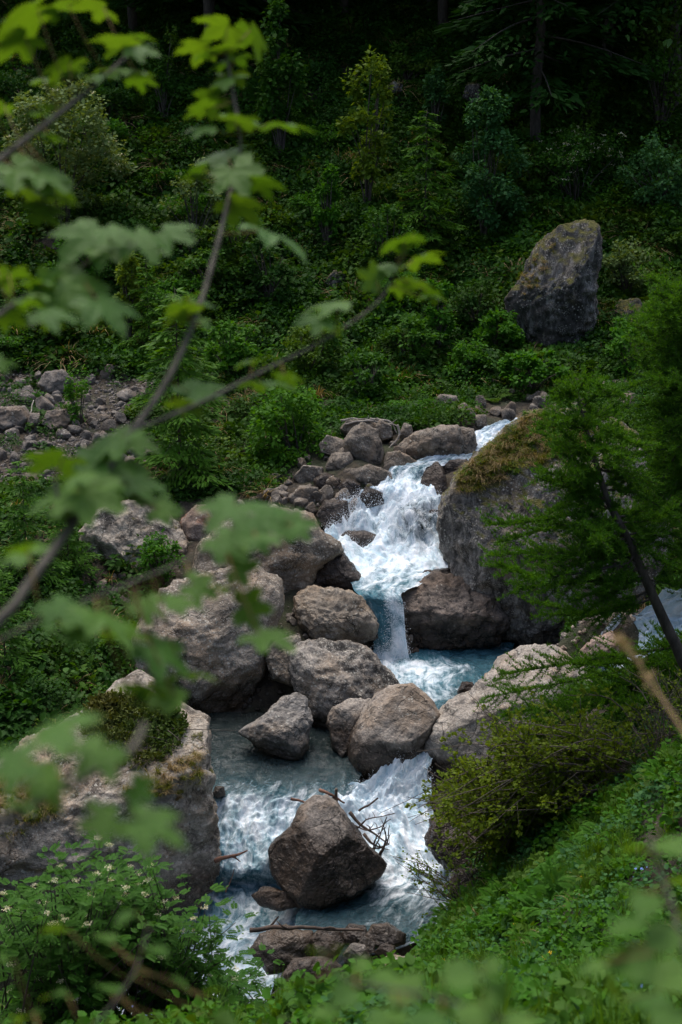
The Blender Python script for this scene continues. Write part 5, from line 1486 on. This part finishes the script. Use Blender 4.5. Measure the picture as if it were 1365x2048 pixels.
# leafy twigs close in front, bottom right and bottom edge
def simple_leaf(sd):
    V, T = OVAL
    v, t_ = V.copy(), T.copy()
    for k in range(2):           # finer outline
        me = {}
        nv, nt = list(v), []
        def mid_(a, b):
            key = (min(a, b), max(a, b))
            if key not in me:
                me[key] = len(nv)
                nv.append((nv[a] + nv[b]) / 2)
            return me[key]
        for a, b, c in t_:
            ab, bc, ca = mid_(a, b), mid_(b, c), mid_(c, a)
            nt += [(a, ab, ca), (ab, b, bc), (ca, bc, c), (ab, bc, ca)]
        v, t_ = np.array(nv), np.array(nt)
    e = abs(v[:, 0])
    v[:, 2] -= .18 * (v[:, 1] - .4) ** 2
    v[:, 0] *= 1.15 * (1 + .12 * np.sin(math.pi * np.clip(v[:, 1], 0, 1)))
    return v, t_
SLEAF = [make_mesh('leaf', *simple_leaf(0), M_MAPLE)]
cb = np.array([1.1, .9, ground(1.1, .9)[0]])
hz = thing('hazel_shrub', 'leafy shrub blurred very close in front at the bottom right', 'shrub', cb)
leaf_branch(hz, [(2700, 2900, 1.0), (1900, 2500, 1.25), (1500, 2150, 1.35), (1390, 1950, 1.4), (1340, 1800, 1.45), (1300, 1680, 1.5)], .006, .002,
    [(1330, 1690, 108, 'g'), (1270, 1700, 79, 'y'), (1340, 1760, 93, 'y'), (1300, 1800, 93, 'g'), (1270, 1855, 108, 'g'), (1340, 1870, 108, 'g'), (1290, 1930, 129, 'g'), (1345, 1960, 144, 'g'), (1240, 1990, 108, 'y'), (1310, 2020, 136, 'g'), (1365, 1830, 86, 'y'), (1255, 1780, 57, 'y'), (1365, 2040, 144, 'g'), (1200, 1930, 64, 'g'), (1240, 1900, 79, 'y')], meshes=SLEAF, extra=.3)
leaf_branch(hz, [(2500, 3000, 1.0), (1700, 2500, 1.15), (1250, 2180, 1.2), (1000, 2040, 1.25), (850, 1990, 1.3), (700, 1960, 1.35), (640, 1890, 1.35)], .0025, .0012,
    [(975, 1930, 64, 'd'), (985, 1990, 72, 'd'), (905, 1955, 108, 'g'), (820, 1990, 115, 'g'), (760, 1965, 86, 'g'), (700, 1985, 86, 'g'), (950, 2020, 108, 'g'), (640, 1905, 50, 'y'), (600, 1965, 64, 'y'), (780, 2035, 108, 'y'), (870, 2040, 115, 'g'), (1050, 2040, 93, 'g'), (660, 2030, 79, 'g'), (680, 1900, 43, 'y'), (720, 1935, 50, 'g')], meshes=SLEAF, extra=.3)
cb2 = np.array([-.9, 1.0, ground(-.9, 1.0)[0]])
hz2 = thing('hazel_shrub', 'thin twigs with blurred green leaves close in front at the bottom left', 'shrub', cb2)
leaf_branch(hz2, [(-1500, 2900, .9), (-700, 2500, 1.2), (-100, 2200, 1.5), (150, 2080, 1.7), (260, 1960, 1.8), (300, 1850, 1.9)], .0022, .0012,
    [(120, 1860, 64, 'y'), (215, 1880, 72, 'y'), (260, 1830, 57, 'y'), (300, 1900, 72, 'y'), (220, 1980, 79, 'y'), (120, 1990, 72, 'y'), (350, 1960, 64, 'y'), (10, 1920, 72, 'y'), (330, 2030, 79, 'y'), (420, 1985, 57, 'y'), (440, 2040, 64, 'd'), (60, 2030, 79, 'y')], meshes=SLEAF, extra=.3)
# dry stalk in front of the right larch
W = np.array([pd(2300, 3000, 1.1), pd(1500, 1750, 1.7), pd(1380, 1490, 1.9), pd(1320, 1390, 2.0), pd(1262, 1305, 2.05), pd(1235, 1275, 2.08)])
b0 = W[0].copy()
W[0][2] = b0[2] = min(b0[2], ground(b0[0], b0[1])[0])
o = thing('dry_stalk', 'blurred dry brown grass stalk in front of the right larch', 'stalk', b0)
C = spline(W - b0, 50)
link('stem', make_mesh('stem', *tube(C, np.linspace(.003, .002, 50), 6), M_STRAW), o)
k = rng.integers(30, 50, 120)
link('seed_head', leafy(SPRAY, C[k] + rng.normal(0, .002, (120, 3)), (C[-1] - C[38]) / .12 + rng.normal(0, .2, (120, 3)), rdir(120), .014, M_STRAW, 'seed_head'), o)
